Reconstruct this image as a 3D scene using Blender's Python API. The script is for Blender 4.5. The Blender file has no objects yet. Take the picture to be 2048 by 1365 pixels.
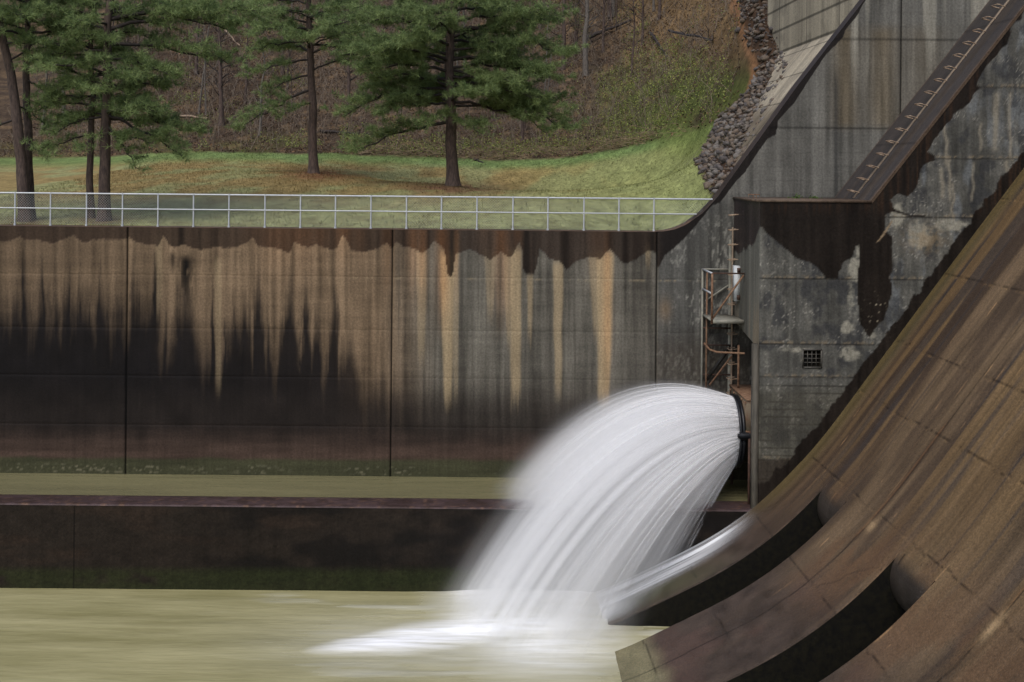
import bpy, math, random
import numpy as np
random.seed(7); rng = np.random.default_rng(11)
sc = bpy.context.scene
col = sc.collection
# ---------------------------------------------------------------- camera, world, sun, exposure
F = 2400.0; PX, PY = 950.0, 340.0; RHO = math.radians(0.53); CY = -40.0; ZC = 12.78
cam_d = bpy.data.cameras.new('camera'); cam = bpy.data.objects.new('camera', cam_d); col.objects.link(cam)
cam_d.sensor_width = 36; cam_d.lens = F * 36 / 2048
cam_d.shift_x = (1024 - PX) / 2048; cam_d.shift_y = (PY - 682.5) / 2048
cam_d.clip_start = 0.5; cam_d.clip_end = 1000
from mathutils import Matrix, Vector
cam.matrix_world = Matrix.Translation((0, CY, ZC)) @ Matrix.Rotation(math.pi/2, 4, 'X') @ Matrix.Rotation(RHO, 4, 'Z')
sc.camera = cam
W = bpy.data.worlds.new('World'); sc.world = W; W.use_nodes = True
nt = W.node_tree; nt.nodes.clear()
SUN_EL, SUN_AZ = 52, 205            # azimuth measured from +Y clockwise: high, behind and left of the camera
sky = nt.nodes.new('ShaderNodeTexSky'); sky.sky_type = 'NISHITA'; sky.sun_disc = False
sky.sun_elevation = math.radians(SUN_EL); sky.sun_rotation = math.radians(SUN_AZ)
sky.air_density = 1.0; sky.dust_density = 2.2; sky.ozone_density = 1.0
bg = nt.nodes.new('ShaderNodeBackground'); bg.inputs['Strength'].default_value = 0.12
wo = nt.nodes.new('ShaderNodeOutputWorld')
nt.links.new(sky.outputs[0], bg.inputs[0]); nt.links.new(bg.outputs[0], wo.inputs[0])
sd = bpy.data.lights.new('sun', 'SUN'); sd.energy = 1.5; sd.angle = math.radians(40); sd.color = (1, .965, .92)
sun = bpy.data.objects.new('sun', sd); col.objects.link(sun)
_e, _a = math.radians(SUN_EL), math.radians(SUN_AZ)
sdir = Vector((math.sin(_a)*math.cos(_e), math.cos(_a)*math.cos(_e), math.sin(_e)))
sun.rotation_euler = sdir.to_track_quat('Z', 'Y').to_euler()
sc.view_settings.view_transform = 'Standard'; sc.view_settings.look = 'None'
sc.view_settings.gamma = 1; sc.view_settings.use_curve_mapping = False
sc.view_settings.exposure = 0.5
sc.render.engine = 'CYCLES'
cy = sc.cycles
cy.use_denoising = True; cy.max_bounces = 10; cy.volume_bounces = 10; cy.transparent_max_bounces = 24
cy.volume_step_rate = 1.0; cy.volume_max_steps = 256
EXPK = 1.22      # radiance of a white wall, used to turn photographed tones into albedos

# ---------------------------------------------------------------- measuring helpers
cr, sr = math.cos(RHO), math.sin(RHO)
def P(px, py, Y):
    """world point on plane Y seen at photo pixel px,py"""
    d = Y - CY; u = (px - PX) / F * d; v = (PY - py) / F * d
    return (u*cr - v*sr, Y, u*sr + v*cr + ZC)
def topx(X, Y, Z):
    d = (Y - CY); x = X; z = Z - ZC
    u = x*cr + z*sr; v = -x*sr + z*cr
    return PX + F*u/d, PY - F*v/d
def lin(c, k=1.0):
    c = np.asarray(c, float)/255.0
    return np.where(c <= .04045, c/12.92, ((c+.055)/1.055)**2.4) * k / EXPK
def h2(ix, iy, s):
    h = (ix.astype(np.int64)*374761393 + iy.astype(np.int64)*668265263 + s*982451653) & 0xffffffff
    h = ((h ^ (h >> 13)) * 1274126177) & 0xffffffff
    return ((h ^ (h >> 16)) & 0xffffff) / float(0xffffff)
def vn(x, y, s=0):
    x = np.asarray(x, float); y = np.asarray(y, float)+0*x; x = x+0*y
    ix = np.floor(x); iy = np.floor(y); fx = x-ix; fy = y-iy
    fx = fx*fx*(3-2*fx); fy = fy*fy*(3-2*fy)
    a = h2(ix, iy, s); b = h2(ix+1, iy, s); c = h2(ix, iy+1, s); d = h2(ix+1, iy+1, s)
    return (a*(1-fx)+b*fx)*(1-fy) + (c*(1-fx)+d*fx)*fy
def fbm(x, y, s=0, o=4):
    t = 0; a = .5; n = 0
    for k in range(o):
        t = t + a*vn(x*2**k, y*2**k, s+k*17); n += a; a *= .5
    return t/n
def ss(a, b, x):
    t = np.clip((x-a)/(b-a), 0, 1); return t*t*(3-2*t)
def mixc(a, b, m):
    return a*(1-m[..., None]) + b*m[..., None]
def sdf_poly(x, y, poly):
    """signed distance, positive inside"""
    poly = np.asarray(poly, float); d = np.full(x.shape, 1e9); ins = np.zeros(x.shape, bool)
    for i in range(len(poly)):
        ax, ay = poly[i]; bx, by = poly[(i+1) % len(poly)]
        ex, ey = bx-ax, by-ay
        t = np.clip(((x-ax)*ex+(y-ay)*ey)/(ex*ex+ey*ey+1e-9), 0, 1)
        d = np.minimum(d, np.hypot(x-ax-ex*t, y-ay-ey*t))
        if ay != by:
            ins ^= ((y < ay) != (y < by)) & (x < (bx-ax)*(y-ay)/(by-ay)+ax)
    return np.where(ins, d, -d)
# ---------------------------------------------------------------- mesh helpers
class MB:
    def __init__(s): s.v = []; s.f = []; s.c = []; s.n = 0
    def add(s, verts, faces, cols=None):
        verts = np.asarray(verts, np.float32).reshape(-1, 3); faces = np.asarray(faces, np.int64)
        s.v.append(verts); s.f.append(faces + s.n); s.n += len(verts)
        if cols is not None: s.c.append(np.asarray(cols, np.float32).reshape(-1, cols.shape[-1]))
        return s
    def box(s, a, b, M=None):
        a = np.minimum(a, b).astype(float) if False else np.asarray(a, float); b = np.asarray(b, float)
        lo = np.minimum(a, b); hi = np.maximum(a, b)
        v = np.array([[x, y, z] for x in (lo[0], hi[0]) for y in (lo[1], hi[1]) for z in (lo[2], hi[2])])
        if M is not None: v = np.array([list(M @ Vector(p)) for p in v])
        return s.add(v, [[0,1,3,2],[4,6,7,5],[0,4,5,1],[2,3,7,6],[0,2,6,4],[1,5,7,3]])
    def bar(s, a, b, w, h=None):
        """rectangular bar from a to b"""
        a = Vector(a); b = Vector(b); d = b-a; h = h or w
        q = d.to_track_quat('Z', 'Y'); M = Matrix.Translation(a) @ q.to_matrix().to_4x4()
        return s.box((-w/2, -h/2, 0), (w/2, h/2, d.length), M)
    def tube(s, pts, rad, n=6, cap=True):
        pts = np.asarray(pts, float); m = len(pts); rad = np.broadcast_to(np.asarray(rad, float), (m,))
        t = np.gradient(pts, axis=0); t /= np.linalg.norm(t, axis=1)[:, None]+1e-9
        ref = np.array([0, 0, 1.0]) if abs(t[:, 2]).mean() < .8 else np.array([1.0, 0, 0])
        u = np.cross(t, ref); u /= np.linalg.norm(u, axis=1)[:, None]+1e-9; w = np.cross(t, u)
        a = np.arange(n)*2*math.pi/n
        v = pts[:, None] + rad[:, None, None]*(np.cos(a)[None, :, None]*u[:, None] + np.sin(a)[None, :, None]*w[:, None])
        i = np.arange(m-1)[:, None]*n; j = np.arange(n)[None]; k = (j+1) % n
        f = np.stack([i+j, i+k, i+n+k, i+n+j], -1).reshape(-1, 4)
        s.add(v, f)
        if cap and n == 4: pass
        return s
    def grid(s, V, cols=None):
        """V: (m,n,3)"""
        m, n = V.shape[:2]
        i = np.arange(m-1)[:, None]*n; j = np.arange(n-1)[None]
        f = np.stack([i+j, i+j+1, i+n+j+1, i+n+j], -1).reshape(-1, 4)
        return s.add(V.reshape(-1, 3), f, None if cols is None else cols.reshape(m*n, -1))
    def mesh(s, name):
        me = bpy.data.meshes.new(name)
        V = np.concatenate(s.v); me.vertices.add(len(V)); me.vertices.foreach_set('co', V.ravel())
        tot = np.concatenate([np.full(len(f), f.shape[1]) for f in s.f if len(f)])
        idx = np.concatenate([f.ravel() for f in s.f if len(f)])
        me.loops.add(len(idx)); me.loops.foreach_set('vertex_index', idx.astype(np.int32))
        me.polygons.add(len(tot)); st = np.concatenate([[0], np.cumsum(tot)[:-1]])
        me.polygons.foreach_set('loop_start', st.astype(np.int32))
        me.update(calc_edges=True); me.validate()
        if s.c:
            C = np.concatenate(s.c)
            if len(C) == len(V):
                at = me.color_attributes.new('Col', 'FLOAT_COLOR', 'POINT')
                a4 = np.ones((len(V), 4), np.float32); a4[:, :min(4, C.shape[1])] = C[:, :4]
                at.data.foreach_set('color', a4.ravel())
        return me
    def build(s, name, mat, parent=None, smooth=False, **tags):
        me = s.mesh(name); o = bpy.data.objects.new(name, me); col.objects.link(o)
        if mat: me.materials.append(mat)
        if smooth: me.polygons.foreach_set('use_smooth', [True]*len(me.polygons))
        if parent: o.parent = parent
        tag(o, **tags); return o
def tag(o, label=None, category=None, group=None, kind=None):
    if label: o['label'] = label
    if category: o['category'] = category
    if group: o['group'] = group
    if kind: o['kind'] = kind
    return o
def empty(name, loc=(0, 0, 0), **t):
    o = bpy.data.objects.new(name, None); o.location = loc; o.empty_display_size = .2; col.objects.link(o); return tag(o, **t)
# ---------------------------------------------------------------- materials
def newmat(name):
    m = bpy.data.materials.new(name); m.use_nodes = True; n = m.node_tree.nodes; n.clear()
    out = n.new('ShaderNodeOutputMaterial'); b = n.new('ShaderNodeBsdfPrincipled'); m.node_tree.links.new(b.outputs[0], out.inputs[0])
    return m, m.node_tree, b, out
def N(t, typ, **kw):
    n = t.nodes.new(typ)
    for k, v in kw.items():
        if k in n.inputs.keys(): n.inputs[k].default_value = v
        else: setattr(n, k, v)
    return n
def noise(t, scale, detail=4, rough=.6, map_scale=None, coord='Object'):
    tc = t.nodes.new('ShaderNodeTexCoord'); src = tc.outputs[coord]
    if map_scale:
        mp = N(t, 'ShaderNodeMapping'); mp.inputs['Scale'].default_value = map_scale
        t.links.new(src, mp.inputs['Vector']); src = mp.outputs[0]
    n = N(t, 'ShaderNodeTexNoise'); n.inputs['Scale'].default_value = scale; n.inputs['Detail'].default_value = detail
    n.inputs['Roughness'].default_value = rough; t.links.new(src, n.inputs['Vector']); return n.outputs['Fac']
def mrange(t, src, a, b, c, d):
    m = N(t, 'ShaderNodeMapRange'); m.inputs[1].default_value = a; m.inputs[2].default_value = b
    m.inputs[3].default_value = c; m.inputs[4].default_value = d; t.links.new(src, m.inputs[0]); return m.outputs[0]
def mul(t, a, b, op='MULTIPLY'):
    m = N(t, 'ShaderNodeMath', operation=op)
    for i, x in enumerate((a, b)):
        if isinstance(x, (int, float)): m.inputs[i].default_value = x
        else: t.links.new(x, m.inputs[i])
    return m.outputs[0]
def cscale(t, c, f):
    m = N(t, 'ShaderNodeVectorMath', operation='SCALE'); t.links.new(c, m.inputs[0]); t.links.new(f, m.inputs['Scale']); return m.outputs[0]
def bump(t, b, h, strength, dist):
    bp = N(t, 'ShaderNodeBump'); bp.inputs['Strength'].default_value = strength; bp.inputs['Distance'].default_value = dist
    t.links.new(h, bp.inputs['Height']); t.links.new(bp.outputs[0], b.inputs['Normal'])
def attr_mat(name, rough=.75, grain=(.72, 1.3), g1=14, g2=70, st=(6, 6, .35), stamt=.16, bmp=.35, spec=.12):
    """colour attribute of the surface's own stains x procedural grain, vertical run marks, pits"""
    m, t, b, o = newmat(name)
    a = N(t, 'ShaderNodeAttribute'); a.attribute_name = 'Col'
    n1 = noise(t, g1, 5, .65); n2 = noise(t, g2, 3, .7); n3 = noise(t, 1.0, 4, .6, st)
    f = mul(t, mrange(t, n1, .3, .7, *grain), mrange(t, n2, .25, .75, .75, 1.25))
    f = mul(t, f, mrange(t, n3, .3, .7, 1-stamt, 1+stamt))
    vo = N(t, 'ShaderNodeTexVoronoi'); vo.inputs['Scale'].default_value = 9
    tc = t.nodes.new('ShaderNodeTexCoord'); t.links.new(tc.outputs['Object'], vo.inputs['Vector'])
    pit = mrange(t, vo.outputs['Distance'], .06, .12, .45, 1.0)
    pm = mrange(t, noise(t, 3, 2), .5, .6, 0, 1)
    pit2 = N(t, 'ShaderNodeMix'); t.links.new(pm, pit2.inputs[0]); pit2.inputs[2].default_value = 1; t.links.new(pit, pit2.inputs[3])
    f = mul(t, f, pit2.outputs[0])
    t.links.new(cscale(t, a.outputs['Color'], f), b.inputs['Base Color'])
    al = a.outputs['Alpha']
    r = mul(t, al, mrange(t, n1, .3, .7, -.08, .08), 'ADD'); t.links.new(r, b.inputs['Roughness'])
    b.inputs['Specular IOR Level'].default_value = spec
    bump(t, b, mul(t, n1, mul(t, n2, .5), 'ADD'), bmp, .02)
    return m
def plain(name, c1, c2, scale=8, rough=.7, ms=None, bmp=.2, metal=0, k=1, spec=.3, det=5):
    m, t, b, o = newmat(name)
    n1 = noise(t, scale, det, .65, ms); cr_ = N(t, 'ShaderNodeValToRGB')
    cr_.color_ramp.elements[0].position = .35; cr_.color_ramp.elements[1].position = .65
    cr_.color_ramp.elements[0].color = (*lin(c1, k), 1); cr_.color_ramp.elements[1].color = (*lin(c2, k), 1)
    t.links.new(n1, cr_.inputs[0]); t.links.new(cr_.outputs[0], b.inputs['Base Color'])
    b.inputs['Roughness'].default_value = rough; b.inputs['Metallic'].default_value = metal; b.inputs['Specular IOR Level'].default_value = spec
    if bmp: bump(t, b, n1, bmp, .02)
    return m
M_wall = attr_mat('stained_concrete'); M_spill = attr_mat('spillway_concrete', st=(1, 1, 1), stamt=.08, g1=20, bmp=.7, grain=(.64, 1.4))
M_ground = attr_mat('ground_cover', g1=5, g2=28, st=(2, 1, 2), stamt=.15, grain=(.6, 1.4), bmp=.6, spec=.05)
M_cap = plain('wall_cap_concrete', (98, 76, 62), (120, 98, 80), 6, .7, (.6, 4, 4), k=.8)
M_capdark = plain('wet_cap_concrete', (62, 52, 46), (88, 74, 64), 5, .5, k=.7)
M_galv = plain('galvanised_steel', (176, 180, 184), (205, 208, 212), 20, .45, metal=.25, bmp=0)
M_wire = plain('galvanised_wire', (140, 142, 140), (165, 167, 165), 20, .5, metal=.2, bmp=0)
M_rust = plain('rusty_steel', (96, 66, 48), (140, 112, 88), 9, .75, bmp=.3)
M_rustdark = plain('dark_rusty_steel', (52, 38, 32), (86, 62, 50), 9, .7, bmp=.3)
M_palesteel = plain('weathered_grey_steel', (118, 118, 110), (150, 146, 132), 7, .6, bmp=.15)
M_rung = plain('rung_steel', (120, 96, 76), (170, 150, 128), 12, .6, bmp=.1)
M_white = plain('white_enclosure', (186, 190, 192), (205, 208, 208), 5, .5, bmp=0)
M_band = plain('pale_grout_band', (124, 108, 92), (150, 134, 116), 5, .8, k=1.1)
M_black = plain('black_wet_steel', (16, 17, 20), (34, 36, 40), 6, .35, bmp=.1)
M_housing = plain('peeling_valve_housing', (112, 106, 88), (96, 66, 48), 3.0, .6, bmp=.3)
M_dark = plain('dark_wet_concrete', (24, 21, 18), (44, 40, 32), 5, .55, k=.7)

# ================================================================ THE MAIN RETAINING WALL (plane Y=0)
z1, z2_, z3_ = (440, 3.792), (440, 3.792), (440, 3.792)
def zc(pts, ox, oy, s): return [(ox+x/s, oy+y/s) for x, y in pts]
wetline = zc([(-400,150),(-200,175),(0,165),(30,172),(100,150),(150,128),(190,150),(290,150),(400,183),(480,150),(560,118),(620,168),(660,172),(700,150),(900,150),(980,138),(1050,178),(1150,190),(1200,200),(1240,118),(1280,190),(1320,212),(1400,190),(1450,212),(1530,230),(1640,205),(1700,218),(1800,205),(1880,170)],0,440,3.792) \
 + zc([(20,128),(60,200),(150,210),(230,225),(280,250),(310,240),(335,168),(380,190),(440,212),(500,185),(560,212),(620,228),(660,215),(700,115),(730,150),(770,235),(860,245),(960,225),(1035,175),(1070,220),(1080,215),(1110,168),(1170,210),(1210,205),(1260,230),(1305,255),(1360,215),(1393,160),(1450,200),(1475,230),(1500,425),(1520,437),(1535,425),(1560,260),(1670,222)],500,440,3.792) \
 + zc([(0,265),(80,305),(160,243),(215,290),(245,275),(295,165),(322,240),(328,380),(350,415),(410,415),(440,320),(445,210),(530,300),(600,310),(655,380),(740,310),(830,285),(910,300),(985,220),(1080,330),(1120,330),(1200,290),(1280,230),(1338,250),(1344,360),(1360,355),(1400,270),(1460,230),(1600,90)],960,440,3.792) \
 + zc([(340,1120),(380,1110),(470,990),(520,940),(590,830),(640,760),(690,735),(700,660),(790,560),(880,420),(960,300),(1050,210),(1070,160),(1130,90),(1165,20),(1300,-150)],1300,0,2.73)
wetline = np.array(wetline)
ctl = [(-600, 446), (0, 451), (500, 456.5), (1000, 461.5), (1300, 464), (1329, 463), (1350, 459), (1372, 450), (1405, 427), (1434, 396), (1481, 330), (1529, 264), (1595, 172), (1672, 73), (1729, 0), (1820, -118), (2100, -480)]
tp = np.array([P(x, y, 0) for x, y in ctl]); ZT = P(700, 458.6, 0)[2]
def walltop(X):
    z = np.interp(X, tp[:, 0], tp[:, 2]); return np.where(X < P(1310, 464, 0)[0], ZT, np.maximum(z, ZT))
ZWC = P(500, 950.5, 0)[2]      # channel water level at the wall
ZWC = 12.78 - 10.22
jx = [P(253, 700, 0)[0], P(783, 700, 0)[0], P(1312, 700, 0)[0], P(1802, 150, 0)[0], P(-280, 700, 0)[0]]
jz = [P(300, 550, 0)[2], P(900, 662, 0)[2], P(300, 752, 0)[2], P(400, 851, 0)[2]]
jz_up = [P(1600, 256, 0)[2], P(1650, 78, 0)[2]]
def with_grooves(base, js, w=.022):
    s = [b for b in base if all(abs(b-j) > .07 for j in js)]
    for j in js: s += [j-w*1.6, j-w*.6, j+w*.6, j+w*1.6]
    return np.array(sorted(s))
def groove(X, js, w=.022, depth=.05):
    g = np.zeros_like(X)
    for j in js: g = np.maximum(g, np.where(np.abs(X-j) < w*.8, 1, 0))
    return g*depth
def pale_streak(x, y, cx, w0, w1, y0, y1, amp):
    w = np.interp(y, [y0, y1], [w0, w1]); c = cx + 2.5*(vn(y/60, cx, 5)-.5)
    e = ss(w*1.25+2, w*.75, np.abs(x-c))
    return amp*e*ss(y0-12, y0+12, y)*ss(y1+12, y1-50, y + 30*(vn(x/3, 3, 8)-.5))
def main_wall_colour(X, Z):
    x, y = topx(X, 0*X, Z)
    st = fbm(x/9, y/260, 3, 4); st2 = fbm(x/28, y/400, 9, 3); bl = fbm(x/40, y/40, 21, 4); hz = fbm(x/90, y/9, 31, 3)
    tan = lin((122, 103, 82)); gry = lin((100, 96, 87)); dgr = lin((84, 83, 79))
    C = np.ones(x.shape+(3,))*tan
    C = mixc(C, np.ones(3)*gry, ss(740, 900, x)); C = mixc(C, np.ones(3)*dgr, ss(1312, 1320, x)); C = mixc(C, lin((86, 72, 58))*np.ones(3), ss(330, 150, x)*.5*ss(560, 520, y))
    C *= (0.30 + 1.15*st + .5*(st2-.5) + .35*(hz-.5)*(x < 1312) + .35*(bl-.5))[..., None] + .05
    L = x < 1312
    # orange iron staining near the top
    org = np.zeros_like(x)
    for cx, w, a, y1 in [(560, 40, .5, 600), (600, 35, .55, 590), (640, 22, .45, 580), (686, 17, .95, 570), (720, 16, .4, 570), (774, 10, .55, 640), (828, 14, .7, 640), (845, 10, .8, 660), (885, 13, .95, 700), (912, 6, .6, 640), (968, 14, .3, 560), (1003, 16, .65, 700), (1037, 12, .6, 560), (1196, 22, .2, 620), (1214, 10, .4, 790), (520, 30, .3, 560)]:
        org = np.maximum(org, a*np.exp(-((x-cx)/w)**2)*ss(y1, y1-150, y))
    org *= .75 + .5*bl
    C = mixc(C, lin((160, 127, 96))*(.55+.8*st)[..., None], np.clip(org, 0, 1)*.75*L)
    C = mixc(C, lin((70, 66, 60))*np.ones(3), (.55*ss(.5, .72, fbm(x/5.5, y/500, 77, 3))*(x > 780)*L*ss(470, 560, y)))
    # dark growth under the tan zone, with spiked upper edge
    bt = np.interp(x, [-600, 0, 250, 330, 420, 520, 620, 700, 790, 900, 1100, 1300], [585, 578, 604, 622, 640, 685, 705, 740, 775, 800, 812, 815])
    amp = np.interp(x, [-600, 200, 500, 700, 850, 1300], [125, 125, 150, 110, 25, 20])
    x0_ = x; x = x+5*(fbm(x/40, y/70, 53, 3)-.5)*2; n1_ = vn(x/19.0, y/900, 41); n2_ = vn(x/7.0, y/500, 43); n3_ = vn(x/2.6, y/300, 47)
    tooth = (np.abs(n1_-.5)*2)**.8*1.25 + .55*(n2_-.5) + .30*(n3_-.5)
    spike = bt + amp*(.75-1.5*(1-tooth)**1.0*.9)
    for cx, w, h in [(372, 16, 555), (32, 16, 548), (12, 9, 570), (80, 9, 548), (112, 12, 560), (165, 22, 545), (205, 14, 548), (235, 12, 560), (518, 9, 525), (578, 12, 540), (612, 7, 548), (366, 34, 600), (470, 22, 600), (668, 7, 545), (632, 9, 600), (700, 14, 640), (310, 16, 610)]:
        spike = np.minimum(spike, h + 14*(n2_-.5) + (np.abs(x-cx+5*(n3_-.5))/w)**1.5*70)
    dk = np.clip(ss(-32, 105, y - spike + 14*(n3_-.5)+18*(bl-.5)+26*(fbm(x/5, y/26, 49, 3)-.5)+40*(fbm(x/45, y/45, 51, 3)-.5)), 0, 1)
    mid = ss(-150, 120, y-bt-40)
    C = mixc(C, lin((54, 45, 39))*(.4+1.1*st)[..., None], mid*.85*L)
    x = x0_; blk = dk*np.interp(x, [-600, 640, 800, 900, 1300], [.97, .95, .75, .72, .68])
    C = mixc(C, lin((17, 15, 17))*(.5+1.0*bl)[..., None], blk*L)
    # very dark algae tongue at 350-375
    tg = np.exp(-((x-372)/15)**2)*ss(500, 525, y)*ss(640, 540, y)*ss(.42, .54, fbm(x/3, y/40, 55, 3)+.06)
    tg = np.maximum(tg, .8*np.exp(-((x-345)/6)**2)*ss(495, 515, y)*ss(560, 520, y))
    tg = np.maximum(tg, .6*np.exp(-((x-310)/5)**2)*ss(480, 515, y)*ss(740, 560, y))
    C = mixc(C, lin((20, 17, 15))*np.ones(3), np.clip(tg, 0, 1)*L)
    # lower bands
    C = mixc(C, lin((40, 34, 30))*(.6+.8*bl)[..., None], ss(740, 830, y+14*(bl-.5))*.62*L)
    C = mixc(C, lin((80, 64, 55))*(.6+.8*hz)[..., None], ss(840, 915, y+20*(bl-.5)-.008*x)*.85*L)
    C = mixc(C, lin((60, 63, 43))*(.7+.6*hz)[..., None], ss(-5, 3, y-915-.008*x+9*(fbm(x/60, 0, 61)-.5))*.85)
    fl = .6*ss(.56, .74, fbm(x/7, y/1.3, 71, 3))*ss(924, 932, y-.008*x)*ss(948, 940, y-.008*x)*ss(.35, .6, fbm(x/150, 0, 73))
    C = mixc(C, lin((140, 134, 110))*np.ones(3), fl*.8)
    # pale runs
    ps = np.zeros_like(x)
    for a in [(896, 14, 6, 505, 815, .92), (911, 6, 3, 470, 800, .45), (1031, 11, 8, 500, 815, .8), (1017, 7, 3, 500, 700, .5), (1116, 9, 5, 525, 800, .7), (1060, 5, 2, 550, 700, .55), (1208, 17, 9, 505, 830, .98), (1192, 15, 3, 505, 690, .5), (843, 9, 5, 500, 740, .45), (1296, 5, 2, 490, 550, .5), (437, 6, 4, 520, 790, .35), (318, 6, 4, 470, 640, .3), (980, 12, 4, 500, 640, .35)]:
        ps = np.maximum(ps, pale_streak(x, y, *a))
    pc = mixc(np.ones(x.shape+(3,))*lin((166, 147, 116)), np.ones(3)*lin((176, 142, 104)), np.clip(org*1.1 + .4*ss(1200, 1216, x)*ss(1226, 1216, x), 0, 1))
    C = mixc(C, pc*(.85+.3*bl)[..., None]*np.interp(y, [600, 820], [1, .72])[..., None], ps*L)
    # right of the third joint: grey, flecked with lime
    R = ~L
    fk = ss(.52, .68, fbm(x/3.5, y/9, 81, 3))*ss(.38, .6, bl)
    C = mixc(C, lin((140, 138, 130))*np.ones(3), fk*.7*R*ss(400, 480, y))
    C = mixc(C, lin((62, 54, 44))*(.7+.6*st)[..., None], ss(640, 720, y)*.6*R*(x < 1500))
    C = mixc(C, lin((130, 108, 82))*np.ones(3), .55*np.exp(-((x-1330)/12)**2-((y-620)/22)**2))
    # upper recessed part: blue-grey with brown curtains
    U = R*ss(420, 380, y)
    C = mixc(C, lin((106, 104, 98))*(.05+1.2*st+.55*bl)[..., None], U*.9)
    br = np.exp(-((x-1690)/26)**2)+.9*np.exp(-((x-1765)/30)**2)+.5*np.exp(-((x-1850)/40)**2)
    C = mixc(C, lin((104, 92, 72))*(.5+st)[..., None], np.clip(br, 0, 1)*U*.7*ss(270, 240, y)*ss(60, 90, y+20))
    C = mixc(C, lin((150, 146, 134))*(.7+.5*st)[..., None], U*ss(.5, .68, fbm(x/14, y/300, 91, 3))*(x > 1700)*.75*ss(200, 60, y))
    C = mixc(C, lin((48, 48, 48))*np.ones(3), U*np.exp(-((x-1672)/5)**2)*ss(120, 180, y)*.7)
    lin_ = ss(1.3, .5, np.abs(((y-12) % 28)-14)) * .22 * U * ss(.4, .6, bl)
    C *= (1-lin_)[..., None]
    # lime edges along joints
    for j in jz:
        jj = topx(X, 0*X, j+0*X)[1]
        C = mixc(C, lin((150, 134, 106))*np.ones(3), .6*np.exp(-((y-jj-3-2*(bl-.5))/1.8)**2)*ss(.45, .7, fbm(x/6, 0, int(j*10), 3))*(x > 700)*(y < 640))
    # wet band
    yw = np.interp(x, wetline[:, 0], wetline[:, 1])
    jag = 2.5*(vn(x/2.2, 0, 101)-.5)+2*(vn(x/6, 0, 103)-.5)
    wet = ss(-1.2, 1.2, yw + jag*.6 - y)
    dcap = y - topx(X, 0*X, walltop(X))[1]
    wc = C*.14 + lin((56, 43, 35))*.72
    ds = np.zeros_like(x)
    for cx, w, a in [(905, 6, .7), (893, 8, .3), (1060, 12, .85), (1050, 4, .5), (1062, 3, -.8), (1130, 9, .7), (1222, 9, .6), (1250, 10, .7), (1275, 8, .4), (1305, 6, .7), (1170, 4, .5), (362, 7, .9), (345, 4, .5), (775, 7, .5), (735, 10, .4), (400, 5, .5), (430, 9, .3), (808, 5, .5), (858, 4, .5), (1400, 90, .55)]:
        ds = ds + a*np.exp(-((x-cx)/w)**2)
    wc = wc*(1-np.clip(ds, 0, .85)*.8)[..., None]*(.75+.5*st)[..., None]
    wc = mixc(wc, lin((112, 74, 44))*np.ones(3), np.clip(org, 0, 1)*.5*(1-np.clip(ds, 0, 1))*ss(1312, 1290, x))
    wc = mixc(wc, lin((27, 24, 23))*np.ones(3), ss(1305, 1330, x)*.85)
    C = mixc(C, wc, wet)
    rough = .82 - .42*wet - .2*blk*L
    g = np.maximum(groove(X, jx, depth=1), 0)
    C *= (1-.8*g*(((X > -100))))[..., None]
    return np.concatenate([np.maximum(C, .003), rough[..., None]], -1)
mb = MB()
Xs = with_grooves(np.concatenate([np.arange(-34, -16, .25), np.arange(-16, 14, .045), np.arange(14, 26, .3)]), jx)
Zs = with_grooves(np.arange(-1.0, ZT-.001, .06), jz, .018); Zs = np.append(Zs, ZT)
XX, ZZ = np.meshgrid(Xs, Zs, indexing='ij')
gr = np.maximum(groove(XX, [j for j in jx if j < 9], depth=.05), groove(ZZ, jz, .014, .006))
mb.grid(np.stack([XX, gr, ZZ], -1), main_wall_colour(XX, ZZ))
Xu = with_grooves(np.concatenate([[P(1310, 464, 0)[0]], np.arange(P(1312, 464, 0)[0], 17.6, .045), np.arange(17.6, 26, .3)]), [jx[3]])
tt = np.linspace(0, 1, 420)
XX, TT = np.meshgrid(Xu, tt, indexing='ij'); ZZ = ZT + (walltop(XX)-ZT)*TT
cc = main_wall_colour(XX, ZZ)
for j in jz_up:
    cc[..., :3] *= (1-.55*ss(.05, .02, np.abs(ZZ-j)))[..., None]
g3 = groove(XX, [jx[3]], depth=.04)
mb.grid(np.stack([XX, g3, ZZ], -1), cc)
# cap, back and ends
def ribbon(Xs, y0, y1, zf0, zf1, colr):
    n = len(Xs); V = np.zeros((n, 2, 3)); V[:, 0] = np.stack([Xs, np.full(n, y0), zf0], -1); V[:, 1] = np.stack([Xs, np.full(n, y1), zf1], -1)
    c = np.ones((n, 2, 4)); c[..., :3] = colr; c[..., 3] = .6; return V, c
Xc = np.concatenate([np.arange(-34, 6, .3), np.arange(6, 26, .1)]); zt = walltop(Xc)
WT = .75
capcol = lin((112, 90, 74), .72)*(0.8+.4*vn(Xc*3, 0, 7))[:, None]
capcol = np.where((Xc > 7.2)[:, None], lin((72, 60, 52), .7)*(0.8+.4*vn(Xc*2, 0, 7))[:, None], capcol)
V, c = ribbon(Xc, 0, WT, zt, zt+.01, 1); c[..., :3] = capcol[:, None]; mb.grid(V, c)
V, c = ribbon(Xc, WT, WT, zt+.01, -1+0*zt, lin((90, 84, 74))); mb.grid(V, c)
wall = mb.build('retaining_wall', M_wall, label='long stained concrete retaining wall with ragged wet band under the chain-link fence', category='wall')

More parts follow.
